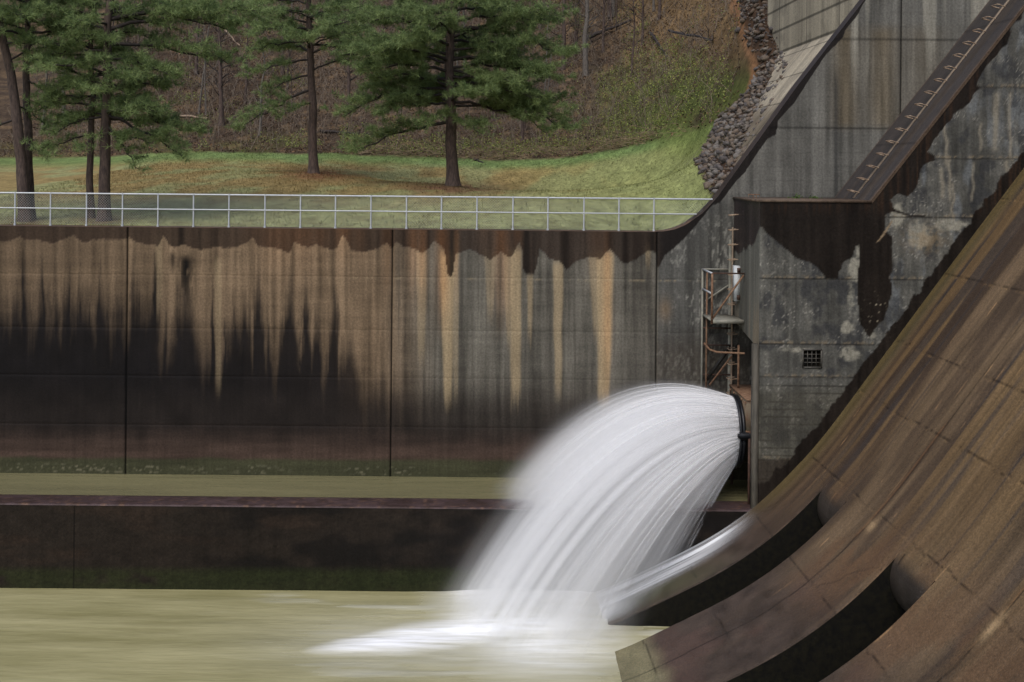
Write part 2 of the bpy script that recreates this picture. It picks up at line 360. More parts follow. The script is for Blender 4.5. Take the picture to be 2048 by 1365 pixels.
# ================================================================ PIER AND SPILLWAY TRAINING WALL (plane YP)
YP = -3.7
prof_px = [(2048, 335), (1900, 531), (1790, 680), (1703, 797), (1645, 878)]
A = [P(x, y, YP) for x, y in prof_px]
B = [P(x, y, YP+2.6-5.2) for x, y in [(1635, 988), (1580, 1045), (1530, 1085), (1450, 1140), (1380, 1175), (1300, 1213), (1225, 1250)]]
pts = [(a[0], a[2]) for a in A] + [(b[0], b[2]) for b in B]
sl = (pts[0][1]-pts[2][1])/(pts[0][0]-pts[2][0])
pts = [(pts[0][0]+8, pts[0][1]+8*sl)] + pts + [(2.6, -.38), (1.4, -.7)]
pts = np.array(sorted(pts)); print('PROFILE', pts.round(2).tolist())
# smooth profile
xs = np.linspace(pts[0, 0], pts[-1, 0], 400); zs = np.interp(xs, pts[:, 0], pts[:, 1])
for _ in range(3):
    k = np.ones(17)/17; zp = np.concatenate([zs[0]+(np.arange(-8, 0))*(zs[1]-zs[0]), zs, zs[-1]+(np.arange(1, 9))*(zs[-1]-zs[-2])]); zs = np.convolve(zp, k, 'valid')
def prof(X): return np.interp(X, xs, zs)
ZPT = P(1530, 404.5, YP)[2]                       # pier top
XL = P(1521, 410, YP)[0]                          # pier front-left corner
e0 = P(1742, 408, YP); e1 = P(2048, 18, YP)
slp = (e1[2]-e0[2])/(e1[0]-e0[0]); XR0 = e0[0]
def fronttop(X): return np.where(X < XR0, ZPT, ZPT+(X-XR0)*slp)
z5 = lambda p: zc(p, 1450, 380, 4.015)
z6 = lambda p: zc(p, 1650, 0, 3.412)
wetA = [(1500, 380)] + z5([(285,290),(340,360),(430,430),(500,490),(560,540),(670,580),(750,630),(810,710),(910,712),(915,660),(960,570),(1020,540),(1050,450),(1075,440),(1085,560),(1064,700),(1060,850),(1085,1080),(1140,1165),(1165,1185),(1200,1120),(1270,1050),(1310,950),(1340,800),(1340,740),(1315,700),(1350,650),(1340,450),(1345,380),(1285,330),(1285,170),(1200,95)]) + [(1745, 380)]
wetB = [(1735, 390)] + z6([(350,1500),(480,1440),(440,1365),(500,1320),(560,1345),(620,1280),(670,1120),(740,1100),(750,1060),(700,1035),(740,960),(800,890),(880,780),(990,700),(1030,620),(1065,600),(1035,575),(1090,470),(1150,400),(1240,300),(1270,220),(1250,150),(1340,140),(1358,60),(1500,-100),(1350,-150)])
wetC = z5([(1180,100),(1250,105),(1400,170),(1500,205),(1606,205),(1606,218),(1480,212),(1380,185),(1290,175),(1200,140)])
jf = [P(1700, 559, YP)[2], P(1650, 689, YP)[2], P(1600, 755, YP)[2], P(1850, 435, YP)[2], P(1950, 318, YP)[2], P(2000, 175, YP)[2], P(1560, 919, YP)[2]]
def front_colour(X, Z, Yv=None):
    x, y = topx(X, YP+0*X, Z)
    st = fbm(x/8, y/160, 203, 4); bl = fbm(x/38, y/38, 221, 4); fn = fbm(x/7, y/7, 231, 3)
    C = np.ones(x.shape+(3,))*lin((86, 85, 80)); C *= (.10+.8*st+.9*bl)[..., None]
    C = mixc(C, lin((118, 122, 124))*np.ones(3), ss(.56, .75, fbm(x/22, y/70, 241, 4))*.55*ss(1740, 1800, x))
    C = mixc(C, lin((50, 51, 54))*np.ones(3), ss(.5, .66, fbm(x/26, y/30, 243, 4))*.65); C = mixc(C, lin((112, 110, 102))*np.ones(3), ss(.55, .72, fbm(x/5, y/60, 247, 4))*.5*ss(.4, .6, bl))
    # pale lime patches
    pt = np.zeros_like(x)
    for cx, cy, w, h, a in [(1710, 540, 14, 26, 1), (1716, 500, 6, 30, .8), (1702, 590, 12, 60, .5), (1694, 655, 16, 14, .9), (1745, 672, 9, 8, .9), (1700, 708, 26, 18, .75), (1600, 700, 60, 8, .55), (1720, 560, 40, 5, .6), (1885, 562, 40, 10, .45), (1838, 470, 26, 32, .9), (1795, 430, 18, 30, .8), (1900, 450, 45, 16, .7), (1990, 250, 8, 70, .5), (1985, 80, 14, 60, .6), (1610, 720, 60, 20, .35)]:
        pt = np.maximum(pt, a*np.exp(-((x-cx)/w)**2-((y-cy)/h)**2))
    C = mixc(C, lin((150, 146, 132))*(.7+.5*fn)[..., None], ss(.28, .62, pt*(.55+.9*fn))*.85)
    C = mixc(C, lin((132, 112, 84))*np.ones(3), ss(.3, .6, fn)*.6*np.exp(-((x-1850)/38)**2-((y-478)/26)**2))
    fl = ss(.66, .78, fbm(x/2.6, y/2.6, 251, 3))*ss(.45, .65, bl); C = mixc(C, lin((160, 156, 146))*np.ones(3), fl*.6)
    # white / tan runs from the joints
    for cx, y0, y1, w in [(1892, 250, 330, 3), (1900, 320, 400, 3), (1885, 340, 395, 4), (1945, 330, 400, 2.5), (2022, 190, 320, 3), (2014, 325, 345, 4), (1993, 190, 300, 5), (1962, 250, 300, 2.5), (1905, 370, 440, 2.5)]:
        c = cx+8*(vn(y/22, cx, 3)-.5); C = mixc(C, lin((142, 134, 118))*np.ones(3), .7*np.exp(-((x-c)/w)**2)*ss(y0-8, y0, y)*ss(y1+8, y1-4, y))
    # formwork lines low down
    fw = 1.9*ss(1.8, .5, np.abs(((y-765) % 15.5)-7.7))*.35*ss(755, 765, y)*ss(.3, .5, bl)
    C *= (1-fw)[..., None]
    C = mixc(C, lin((80, 76, 64))*(.6+.6*bl)[..., None], ss(755, 800, y)*.5)
    C = mixc(C, lin((52, 44, 36))*(.6+.6*st)[..., None], ss(-2, 2, y-919-4*(vn(x/7, 0, 9)-.5))*.8)
    # lime lip along joints
    for j in jf:
        jy = topx(X, YP+0*X, j+0*X)[1]
        C = mixc(C, lin((136, 122, 100))*np.ones(3), .65*np.exp(-((y-jy+3)/3.0)**2)*ss(.42, .7, fbm(x/5, y/5, int(abs(j)*9), 3)))
        C *= (1-.7*np.exp(-((y-jy-2*(vn(x/12, 0, 5)-.5))/1.3)**2))[..., None]
    jag = 2.5*(vn(x/3, y/3, 261)-.5)+5*(vn(x/11, y/11, 262)-.5)
    dA = sdf_poly(x, y, wetA); dB = sdf_poly(x, y, wetB); dC = sdf_poly(x, y, wetC)
    zp = prof(X); xp, yp = topx(X, YP+0*X, zp)
    band = (21+9*(fbm(x/16, y/16, 271)-.5)*2) - (yp-y)*.60
    w = np.maximum.reduce([dA+jag*.5, dB+jag*.7, dC, band])
    wet = ss(-1.1, 1.1, w)
    wc = lin((33, 28, 24))*(.25+1.1*st+.6*(bl-.2))[..., None]*np.ones(3)
    wc = mixc(wc, lin((70, 50, 36))*np.ones(3), .35*ss(.5, .7, fbm(x/5, y/120, 281))*ss(440, 405, y))
    spk = ss(.70, .80, fbm(x/2.5, y/2.5, 291, 3))*np.exp(-((x-1758)/22)**2-((y-622)/35)**2)*1.6
    wc = mixc(wc, lin((150, 140, 120))*np.ones(3), spk*.8)
    C = mixc(C, wc, wet)
    # crack runs at 1770,460
    seg = sdf_poly(x, y, z5([(1220,420),(1245,405),(1290,345),(1345,255),(1335,255),(1280,335),(1240,395)]))
    C = mixc(C, lin((150, 130, 104))*np.ones(3), ss(-1.2, .4, seg)*.8)
    return np.concatenate([np.maximum(C, .003), (.82-.45*wet)[..., None]], -1)
pier = empty('training_wall', (XL+2, -1.8, 0), label='grey concrete spillway wall and outlet pier with black wet stain and sloping top', category='wall')
def part(mbx, name, mat, parent, **kw):
    o = mbx.build(name, mat, None, **kw); o.parent = parent; o.matrix_parent_inverse = Matrix.Translation(parent.location).inverted(); return o
mb = MB()
# small barred opening
gx0, gy0, _ = P(1607, 701, YP)[0], 0, 0; g0 = P(1607, 701, YP); g1 = P(1641, 734, YP)
Xs = np.concatenate([[XL, XL+.02], np.arange(XL+.06, 18.5, .045), np.arange(18.5, 25, .25)]); Xs = np.sort(np.append(Xs[(abs(Xs-g0[0]) > .02) & (abs(Xs-g1[0]) > .02)], [g0[0], g1[0]]))
def zrows(a, b, st, extra=()):
    r = np.arange(a, b, st); r = r[[all(abs(v-e) > .02 for e in extra) for v in r]] if len(extra) else r
    return np.sort(np.concatenate([r, extra, [b]]))
Zr = zrows(-1, ZPT, .045, (g1[2], g0[2]))
XX, ZZ = np.meshgrid(Xs, Zr, indexing='ij'); cc = front_colour(XX, ZZ)
V = np.stack([XX, YP+0*XX, ZZ], -1); V[0, :, 1] += .045; V[1, :, 1] += .012
m, n = XX.shape; i = np.arange(m-1)[:, None]*n; j = np.arange(n-1)[None]
f = np.stack([i+j, i+j+1, i+n+j+1, i+n+j], -1)
xc = (Xs[1:]+Xs[:-1])/2; zc_ = (Zr[1:]+Zr[:-1])/2
hole = ((xc > g0[0]) & (xc < g1[0]))[:, None] & ((zc_ > g1[2]) & (zc_ < g0[2]))[None]
mb.add(V.reshape(-1, 3), f[~hole].reshape(-1, 4), cc.reshape(-1, 4))
Xu = np.concatenate([np.arange(XR0, 18.5, .045), np.arange(18.5, 25, .25)])
XX, TT = np.meshgrid(Xu, np.linspace(0, 1, 200), indexing='ij'); ZZ = ZPT + (fronttop(XX)-ZPT)*TT
mb.grid(np.stack([XX, YP+0*XX, ZZ], -1), front_colour(XX, ZZ))
part(mb, 'front_face', M_wall, pier)
# left side face of the pier (above the outlet niche)
ZN = P(1507, 700, YP)[2]; ZNb = P(1480, 640, -.2)[2]
def side_colour(Yv, Z, X):
    x, y = topx(X+0*Yv, Yv, Z); s = (Yv-YP)/3.7
    st = fbm(Yv*3.0, Z*.15, 303, 4); bl = fbm(Yv*1.2, Z*1.2, 307, 3)
    C = np.ones(x.shape+(3,))*lin((98, 96, 88), 1.45); C *= (.25+1.1*st+.3*(bl-.3))[..., None]
    C = mixc(C, lin((128, 112, 88))*np.ones(3), ss(.45, .6, st)*.5*ss(570, 660, y))
    yw = np.interp(s, [0, .12, .25, .35, .5, .6, .75, 1], [453, 470, 496, 486, 502, 496, 508, 500])+10*(vn(s*30, 0, 9)-.5)
    wet = ss(-2, 2, yw-y); C = mixc(C, lin((48, 41, 40), 1.3)*(.2+1.5*st)[..., None], wet)
    return np.concatenate([np.maximum(C, .003), (.8-.4*wet)[..., None]], -1)
mb = MB(); Ys = np.linspace(YP+.045, -.02, 60)
def xleft(Z): return XL - .18*np.clip((ZPT-Z)/5.0, 0, 1.2)*0
YY, TT = np.meshgrid(Ys, np.linspace(0, 1, 90), indexing='ij'); zb = np.interp(YY, [YP, -.02], [ZN, ZNb]); ZZ = zb+(ZPT-zb)*TT
mb.grid(np.stack([XL+0*YY, YY, ZZ], -1), side_colour(YY, ZZ, XL))
part(mb, 'side_face', M_wall, pier)
# niche: front jamb slab, back, soffit
mb = MB(); ZB = -1.0
XJ = XL-.16
mb.box((XJ, YP-.012, ZB), (XL-.002, YP+.32, P(1512, 690, YP)[2]))
part(mb, 'niche_jamb', plain('pale_jamb_concrete', (60, 57, 50), (88, 83, 73), 3, .7, (3, 3, .5)), pier)
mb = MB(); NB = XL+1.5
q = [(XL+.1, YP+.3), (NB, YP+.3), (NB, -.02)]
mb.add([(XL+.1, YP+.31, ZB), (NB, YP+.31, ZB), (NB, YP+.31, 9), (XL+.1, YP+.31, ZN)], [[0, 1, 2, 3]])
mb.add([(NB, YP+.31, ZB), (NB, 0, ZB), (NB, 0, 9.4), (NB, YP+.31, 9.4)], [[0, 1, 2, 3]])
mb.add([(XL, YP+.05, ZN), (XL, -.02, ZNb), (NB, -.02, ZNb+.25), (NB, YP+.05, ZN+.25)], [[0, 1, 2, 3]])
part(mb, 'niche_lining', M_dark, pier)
# top slab lip and top surface
mb = MB()
mb.box((XL-.05, YP-.035, ZPT), (XR0+.02, -.01, ZPT+.075))
part(mb, 'pier_cap', plain('brown_cap', (82, 68, 56), (112, 94, 78), 5, .7, k=.85), pier)
# sloping top of the training wall
def slope_top_colour(YY, U):
    st = fbm(YY*5, U*.25, 401, 4); s = (YY-YP)/3.7
    C = np.ones(YY.shape+(3,))*lin((92, 82, 74), .6); C *= (.55+.8*st)[..., None]
    C = mixc(C, lin((80, 79, 82), .6)*np.ones(3), ss(.2, .5, vn(s*7, U*.1, 5))*.5)
    C = mixc(C, lin((124, 100, 80), .8)*np.ones(3), .5*ss(.06, .0, s)+.3*ss(.95, 1, s))
    for ju in (2.2, 7.0, 12.2): C *= (1-.6*np.exp(-((U-ju)/.03)**2))[..., None]
    return np.concatenate([C, .55+0*st[..., None]], -1)
mb = MB(); Us = np.arange(0, 16, .06); Lq = math.hypot(1, slp)
Ys = np.linspace(YP-.02, 0.0, 60)
UU, YY = np.meshgrid(Us, Ys, indexing='ij'); XX = XR0+UU/Lq; ZZ = ZPT+.075+UU/Lq*slp
mb.grid(np.stack([XX, YY, ZZ], -1), slope_top_colour(YY, UU))
cc = np.ones((len(Us), 2, 4)); cc[..., :3] = lin((96, 80, 66), .7); cc[..., 3] = .7
V = np.stack([np.stack([XR0+Us/Lq, YP-.02+0*Us, ZPT+.075+Us/Lq*slp], -1), np.stack([XR0+Us/Lq+.02, YP-.02+0*Us, ZPT-.03+Us/Lq*slp], -1)], 1)
mb.grid(V, cc); part(mb, 'sloping_top', M_wall, pier)
# barred opening
mb = MB(); gd = .5
mb.add([(g0[0], YP, g0[2]), (g1[0], YP, g0[2]), (g1[0], YP, g1[2]), (g0[0], YP, g1[2]), (g0[0], YP+gd, g0[2]), (g1[0], YP+gd, g0[2]), (g1[0], YP+gd, g1[2]), (g0[0], YP+gd, g1[2])], [[0,1,5,4],[1,2,6,5],[2,3,7,6],[3,0,4,7],[4,5,6,7]])
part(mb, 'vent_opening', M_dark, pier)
mb = MB()
for k in (1, 2, 3):
    xk = g0[0]+(g1[0]-g0[0])*k/4; mb.bar((xk, YP+.02, g1[2]), (xk, YP+.02, g0[2]), .022)
    zk = g0[2]+(g1[2]-g0[2])*k/4; mb.bar((g0[0], YP+.03, zk), (g1[0], YP+.03, zk), .022)
for a, b in [((g0[0]-.03, g0[2]+.02), (g1[0]+.03, g0[2]+.02)), ((g0[0]-.03, g1[2]-.02), (g1[0]+.03, g1[2]-.02)), ((g0[0]-.02, g1[2]-.03), (g0[0]-.02, g0[2]+.03)), ((g1[0]+.02, g1[2]-.03), (g1[0]+.02, g0[2]+.03))]:
    mb.bar((a[0], YP-.01, a[1]), (b[0], YP-.01, b[1]), .04)
part(mb, 'vent_grille', plain('grey_bars', (66, 64, 60), (88, 84, 76), 9, .6, bmp=0), pier)
# grout band + staple rungs up the sloping top
YB = -1.95
b0 = Vector((XR0+.02, YB, ZPT+.075+.02*slp)); du = Vector((1/Lq, 0, slp/Lq)); nrm = Vector((-slp/Lq, 0, 1/Lq))
b0 = b0 - du*0
mb = MB()
M4 = Matrix(((du.x, 0, nrm.x, b0.x), (0, 1, 0, b0.y), (du.z, 0, nrm.z, b0.z), (0, 0, 0, 1)))
mb.box((0, -.085, -.01), (16, .085, .025), M4); part(mb, 'grout_band', M_band, pier)
rung_lad = empty('rung_ladder', tuple(b0), label='rusty staple rungs climbing the sloping wall top along a pale band', category='ladder')
def staple(mb, o, a, b, w, l, r=.013):
    """o base point, a across direction, b outward direction"""
    a = Vector(a); b = Vector(b); o = Vector(o)
    p = [o-a*w/2, o-a*w/2+b*l*.55, o-a*w*.62+b*l*.8, o-a*w*.5+b*l, o+a*w*.5+b*l, o+a*w*.62+b*l*.8, o+a*w/2+b*l*.55, o+a*w/2]
    mb.tube([tuple(q) for q in p], r, 6)
for k in range(19):
    mb = MB(); o = b0 + du*(.22+k*.497)
    staple(mb, o+nrm*.02, (0, 1, 0), (nrm*.93-du*.37).normalized(), .42, .26, .019)
    part(mb, 'rung', M_rung, rung_lad)

# ================================================================ DAM SECTION BEHIND THE WALL
bx = P(1613, 88, 7.7); XB, ZBk = bx[0], bx[2]
def dam_colour(Yv, S, up):
    st = fbm(Yv*2.2, S*.12, 503, 4); bl = fbm(Yv*.8, S*.8, 509, 4)
    C = np.ones(Yv.shape+(3,))*lin((152, 142, 124), 1.3 if up else 1.35); C *= (.45+.75*st+.3*(bl-.2))[..., None]
    C = mixc(C, lin((96, 90, 80))*np.ones(3), ss(.55, .7, bl)*.4)
    if not up: C = mixc(C, lin((92, 80, 64))*(.6+.8*st)[..., None], ss(2.6, 4.2, S)*.75)
    per = .95 if up else 1.5
    g = ss(.05, .02, np.abs((S+.4) % per - per/2))
    jy = np.min([np.abs(Yv-y0) for y0 in (7.7, 12.0, 3.4, 16.3, -0.9)], axis=0)
    g = np.maximum(g, ss(.06, .025, jy))
    C *= (1-.72*g)[..., None]
    return np.concatenate([np.maximum(C, .004), .8+0*st[..., None]], -1)
DY = 14.1; dam = MB(); Ys = np.append(np.arange(WT, DY, .05), DY)
Sv = np.arange(0, 9, .05); YY, SS = np.meshgrid(Ys, Sv, indexing='ij')
dam.grid(np.stack([XB+0*YY, YY, ZBk+SS], -1), dam_colour(YY, SS, True))
Sd = np.arange(0, 14, .05); YY, SS = np.meshgrid(Ys[Ys < 12.7], Sd, indexing='ij')
k = math.hypot(1, 1.25)
dam.grid(np.stack([XB-SS/k, YY, ZBk-SS*1.25/k], -1), dam_colour(YY, SS, False))
XBK = XB+14
c1 = np.ones((4, 4)); c1[:, :3] = lin((130, 122, 108)); c1[:, 3] = .8
zt9 = ZBk+9
dam.add([(XB, WT, zt9), (XB, DY, zt9), (XBK, DY, zt9), (XBK, WT, zt9)], [[0, 1, 2, 3]], c1)
dam.add([(XB, DY, zt9), (XB, DY, ZBk-12), (XBK, DY, ZBk-12), (XBK, DY, zt9)], [[0, 1, 2, 3]], c1)
dam.build('dam_block', M_wall, label='pale panelled concrete dam face beside the rock slope', category='dam')

# ================================================================ SPILLWAY CHUTE AND BUCKET TEETH
Yn = [-3.7, -6.3, -8.1, -12.2, -14.25, -19.4, -21.3, -26.0]     # edges: tooth, slot, tooth, slot, tooth, slot, tooth
XLIP = 9.95
arc = np.concatenate([[0], np.cumsum(np.hypot(np.diff(xs), np.diff(zs)))])
def arcX(X): return np.interp(X, xs, arc)
jt = [arcX(P(x, y, YP)[0]) for x, y in [(1888, 545), (1790, 688), (1716, 783)]] + [arcX(10.15), arcX(8.45), arcX(6.4), arcX(4.6), arcX(P(2000, 400, YP)[0])]
def spill_colour(X, Yv):
    U = arcX(X); wob = .14*(fbm(Yv*.9, U*.3, 601)-.5)
    a = fbm(Yv*3.4, U*.16, 611, 4); b = fbm(Yv*.9, U*.12, 617, 4); c = fbm(Yv*2.5, U*2.5, 619, 4); d = fbm(Yv*9, U*.35, 623, 3)
    t = ss(7, 13.5, U)                       # 0 in the bucket, 1 up the chute
    C = np.ones(X.shape+(3,))*lin((112, 93, 71), .98); C *= ((.42+.75*a+.3*(d-.3))*(.55+.95*fbm(Yv*.35, U*.16, 691, 3)))[..., None]; C = mixc(C, lin((74, 58, 46), 1.0)*(.5+.8*a)[..., None], ss(-8.5, -5.5, Yv+1.2*(b-.5))*.6)
    C = mixc(C, lin((58, 47, 40), 1.0)*np.ones(3), ss(.44, .60, b)*.7)
    C = mixc(C, lin((128, 103, 70), .95)*(.6+.7*d)[..., None], ss(.48, .64, fbm(Yv*1.7, U*.1, 631, 3))*.6*t)
    C = mixc(C, lin((58, 55, 56), .9)*np.ones(3), ss(.56, .68, fbm(Yv*2.3+9, U*.09, 641, 3))*.65*t)
    olive = ss(-4.9, -3.9, Yv)*ss(5.0, 9.0, U)
    C = mixc(C, lin((98, 86, 54), 1.0)*(.6+.6*a)[..., None], olive*.7)
    bot = ss(9.2, 6.5, U+2*(b-.5))
    C = mixc(C, lin((66, 56, 50), 1.0)*(.3+1.3*c)[..., None], bot*.88)
    C = mixc(C, lin((88, 68, 60), 1.0)*np.ones(3), bot*ss(.5, .66, fbm(Yv*.6, U*.5, 651))*.5*ss(-7, -9, Yv))
    C = mixc(C, lin((106, 80, 58), .95)*np.ones(3), .6*np.exp(-((U-9.0)/1.4)**2)*ss(.4, .6, fbm(Yv*1.5, U*.5, 661))*ss(-6, -8, Yv))
    # pale film near the water
    C = mixc(C, lin((122, 116, 88), 1.1)*(.7+.5*c)[..., None], ss(3.9, 3.2, U+.5*(b-.5))*.85*ss(-6.4, -8, Yv))
    C = mixc(C, lin((84, 86, 64), 1.0)*(.6+.6*c)[..., None], .75*np.exp(-((Yv+5.4+.2*(U-4))/.7)**2)*ss(7.5, 3.5, U)*ss(-6.35, -6.2, Yv))
    # scrapes
    sc_ = np.zeros_like(X)
    rr = np.random.default_rng(5)
    for _ in range(60):
        y0 = rr.uniform(-15, -4); u0 = rr.uniform(6, 17); L = rr.uniform(.08, .7); w = rr.uniform(.008, .028)
        sc_ = np.maximum(sc_, rr.uniform(.1, .9)**1.6*np.exp(-((Yv-y0-.02*(U-u0))/w)**2)*ss(u0-L, u0-L*.6, U)*ss(u0+L, u0+L*.3, U))
    C = mixc(C, lin((186, 146, 104), .9)*np.ones(3), sc_*ss(.4, .55, c))
    # joints across the flow, with cracking
    for j in jt:
        w = .028; dj = np.abs(U-j-wob-.05*(vn(Yv*6, 3, int(j*7))-.5))
        C *= (1-.62*np.exp(-(dj/(w*.75))**2)*(.25+.75*ss(.3, .5, vn(Yv*1.3, 0, int(j*13)))))[..., None]
        C = mixc(C, lin((168, 134, 92), .85)*np.ones(3), .3*np.exp(-((U-j-wob+.05)/.03)**2)*ss(.5, .75, fbm(Yv*4, 0, int(j*17), 3))*t)
    for yj, off in [(-10.0, 0), (-17.0, 0)]:
        dj = np.abs(Yv-yj-.03*(vn(U*2, 0, 9)-.5)*(U < 9.5)*2); C *= (1-.75*np.exp(-(dj/.025)**2))[..., None]
        C = mixc(C, lin((176, 122, 76), .85)*np.ones(3), .16*ss(.07, .03, np.abs(Yv-yj-.07))*ss(9.3, 9.6, U)*ss(13.2, 12.9, U)*ss(.25, .6, d+.15))
    C = mixc(C, lin((190, 160, 120), .85)*np.ones(3), .8*np.exp(-((Yv+17)/.12)**2-((U-10.0)/.35)**2)+.6*np.exp(-((Yv+10.2)/.2)**2-((U-9.9)/.15)**2))
    # irregular crack
    yc = -12.6+.9*(vn(U*.9, 0, 71)-.5)+.25*(vn(U*5, 0, 72)-.5)-(U-9.6)*1.1
    C *= (1-.7*np.exp(-((Yv-yc)/.022)**2)*ss(7.6, 8.2, U)*ss(11.2, 10.6, U))[..., None]
    rough = .58+.15*(c-.5)
    return np.concatenate([np.maximum(C, .003), rough[..., None]], -1)
spw = empty('spillway_chute', (12, -12, 0), label='brown streaked concrete spillway chute ending in slotted bucket teeth', category='spillway')
mb = MB()
Xg = np.concatenate([np.arange(XLIP, 19, .035), np.arange(19, 24.5, .2)]); Yg = np.arange(-26, YP+.001, .045)
XX, YY = np.meshgrid(Xg, Yg, indexing='ij')
step = .035*ss(-10.03, -9.97, YY)*0
mb.grid(np.stack([XX, YY, prof(XX)], -1), spill_colour(XX, YY))
part(mb, 'chute_face', M_spill, spw, smooth=True)
Xt = np.arange(1.4, XLIP+.001, .04); Xt[-1] = XLIP
M_side = plain('mossy_shaded_tooth_side', (14, 13, 11), (34, 31, 20), 7, .7, bmp=.6, k=.6, spec=.15)  # mossy tone taken near black: the shade inside the slots is put into the colour
for a, b in [(Yn[1], Yn[0]), (Yn[3], Yn[2]), (Yn[5], Yn[4]), (Yn[7], Yn[6])]:
    mb = MB(); Yg = np.linspace(a+.03, b-(.03 if b < -4 else 0), int((b-a)/.045))
    XX, YY = np.meshgrid(Xt, Yg, indexing='ij')
    wav = .012*(fbm(XX*1.5, YY*1.5, 5)-.5)
    mb.grid(np.stack([XX, YY, prof(XX)+wav], -1), spill_colour(XX, YY))
    # worn arris
    for e, s in ((a, 1), (b, -1)):
        if e > -4: continue
        Ye = np.array([e+s*.03, e+s*.008, e]); dz = np.array([0, -.012, -.04])
        n = len(Xt); V = np.zeros((n, 3, 3)); V[..., 0] = Xt[:, None]; V[..., 1] = Ye[None]; V[..., 2] = prof(Xt)[:, None]+dz[None]
        if s < 0: V = V[:, ::-1]
        cc = spill_colour(V[..., 0], V[..., 1]); cc[..., :3] *= (.55+.6*vn(V[..., 0]*4, 0*V[..., 0], 8))[..., None]; V[..., 2] -= .03*(vn(V[..., 0]*6, 0*V[..., 0], 9)**3)*np.array([0, .5, 1.0])[None]; mb.grid(V, cc)
    o = part(mb, 'bucket_tooth', M_spill, spw, smooth=True)
    mb = MB()
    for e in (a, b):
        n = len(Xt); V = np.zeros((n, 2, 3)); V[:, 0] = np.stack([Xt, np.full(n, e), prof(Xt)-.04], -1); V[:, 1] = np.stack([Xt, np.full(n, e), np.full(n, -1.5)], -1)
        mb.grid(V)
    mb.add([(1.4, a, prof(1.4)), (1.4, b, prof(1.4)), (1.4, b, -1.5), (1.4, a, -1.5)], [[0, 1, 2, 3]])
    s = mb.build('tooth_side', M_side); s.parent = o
# rounded noses in the slots
for a, b in [(Yn[2], Yn[1]), (Yn[4], Yn[3]), (Yn[6], Yn[5])]:
    mb = MB(); th0 = math.atan2(prof(XLIP)-prof(XLIP-.3), .3)
    r = .95; c0 = np.array([XLIP+math.sin(th0)*r, prof(XLIP)-math.cos(th0)*r])
    an = np.linspace(0, 2.2, 26); ang = (math.pi/2+th0)+an
    px_ = c0[0]+np.cos(ang)*r; pz_ = c0[1]+np.sin(ang)*r
    px_ = np.append(px_, px_[-1]+.2); pz_ = np.append(pz_, -1.5)
    Yg = np.linspace(a, b, 30); V = np.zeros((len(px_), 30, 3)); V[..., 0] = px_[:, None]; V[..., 1] = Yg[None]; V[..., 2] = pz_[:, None]
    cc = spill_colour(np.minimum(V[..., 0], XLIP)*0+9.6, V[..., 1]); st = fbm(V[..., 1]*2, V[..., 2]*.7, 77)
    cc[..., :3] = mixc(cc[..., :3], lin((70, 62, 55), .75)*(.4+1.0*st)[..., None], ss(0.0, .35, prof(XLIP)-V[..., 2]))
    mb.grid(V, cc); part(mb, 'slot_nose', M_spill, spw, smooth=True)
# slot floors are under water

# ================================================================ LOW DIVIDER WALL
YL0, YL1 = YP, YP+1.02; ZL = 12.78-10.22
lw = MB(); Xs = np.sort(np.concatenate([np.arange(-34, 9.4, .06), [P(148, 1090, YP)[0]+d for d in (-.03, -.015, .015, .03)]])); jl = [P(148, 1090, YP)[0]]
Zr = np.arange(-1, ZL-.03, .05); XX, ZZ = np.meshgrid(Xs, Zr, indexing='ij')
x, y = topx(XX, YP+0*XX, ZZ)
bl = fbm(x/60, y/40, 701, 4); st = fbm(x/25, y/14, 703, 4); fn = fbm(x/5, y/4, 705, 3)
C = np.ones(x.shape+(3,))*lin((37, 31, 26)); C *= (.45+.7*st+.5*fn)[..., None]
C = mixc(C, lin((54, 42, 34))*(.5+.9*fn)[..., None], ss(.5, .75, fbm(x/140, y/30, 711))*.5)
C = mixc(C, lin((14, 13, 13))*np.ones(3), ss(.45, .65, fbm(x/110+3, y/50, 713))*.7*ss(300, 520, x))
C = mixc(C, lin((44, 50, 26))*(.5+.9*fn)[..., None], ss(1128, 1150, y)*.65*ss(.3, .55, bl+.15))
C *= (1-.85*ss(.02, .012, np.abs(XX-jl[0])))[..., None]
cc = np.concatenate([C, .5+0*bl[..., None]], -1)
lw.grid(np.stack([XX, YP+groove(XX, jl, .018, .05), ZZ], -1), cc)
# top with rounded front edge
pf = [(0, -.05), (.015, -.02), (.05, 0), (1.0, .0), (1.02, -.03), (1.02, -3)]
Xc = np.arange(-34, 9.4, .08); V = np.zeros((len(Xc), len(pf)+12, 3))
yy = np.concatenate([[0, .015, .05], np.linspace(.06, .98, 14), [1.02]]); zz = np.concatenate([[-.05, -.015, 0], np.zeros(14), [-3.0]])
V = np.zeros((len(Xc), len(yy), 3)); V[..., 0] = Xc[:, None]; V[..., 1] = YP+yy[None]; V[..., 2] = ZL+zz[None]
x, y = topx(V[..., 0], V[..., 1], V[..., 2]); c_ = fbm(V[..., 0]*.9, V[..., 1]*2, 721, 4); ca = fbm(V[..., 0]*3, V[..., 1]*5, 723, 3)
C = np.ones(x.shape+(3,))*lin((86, 70, 70), .72); C *= (.5+.9*c_)[..., None]
C = mixc(C, lin((58, 44, 36), .7)*np.ones(3), ss(.5, .62, ca)*.5)
C = mixc(C, lin((130, 100, 80), .8)*np.ones(3), ss(.68, .78, fbm(V[..., 0]*9, V[..., 1]*9, 727, 2))*.5)
lw.grid(V, np.concatenate([C, .45+0*c_[..., None]], -1))
lw.build('divider_wall', M_wall, label='low dark wet concrete divider wall between the channel and the basin', category='wall')

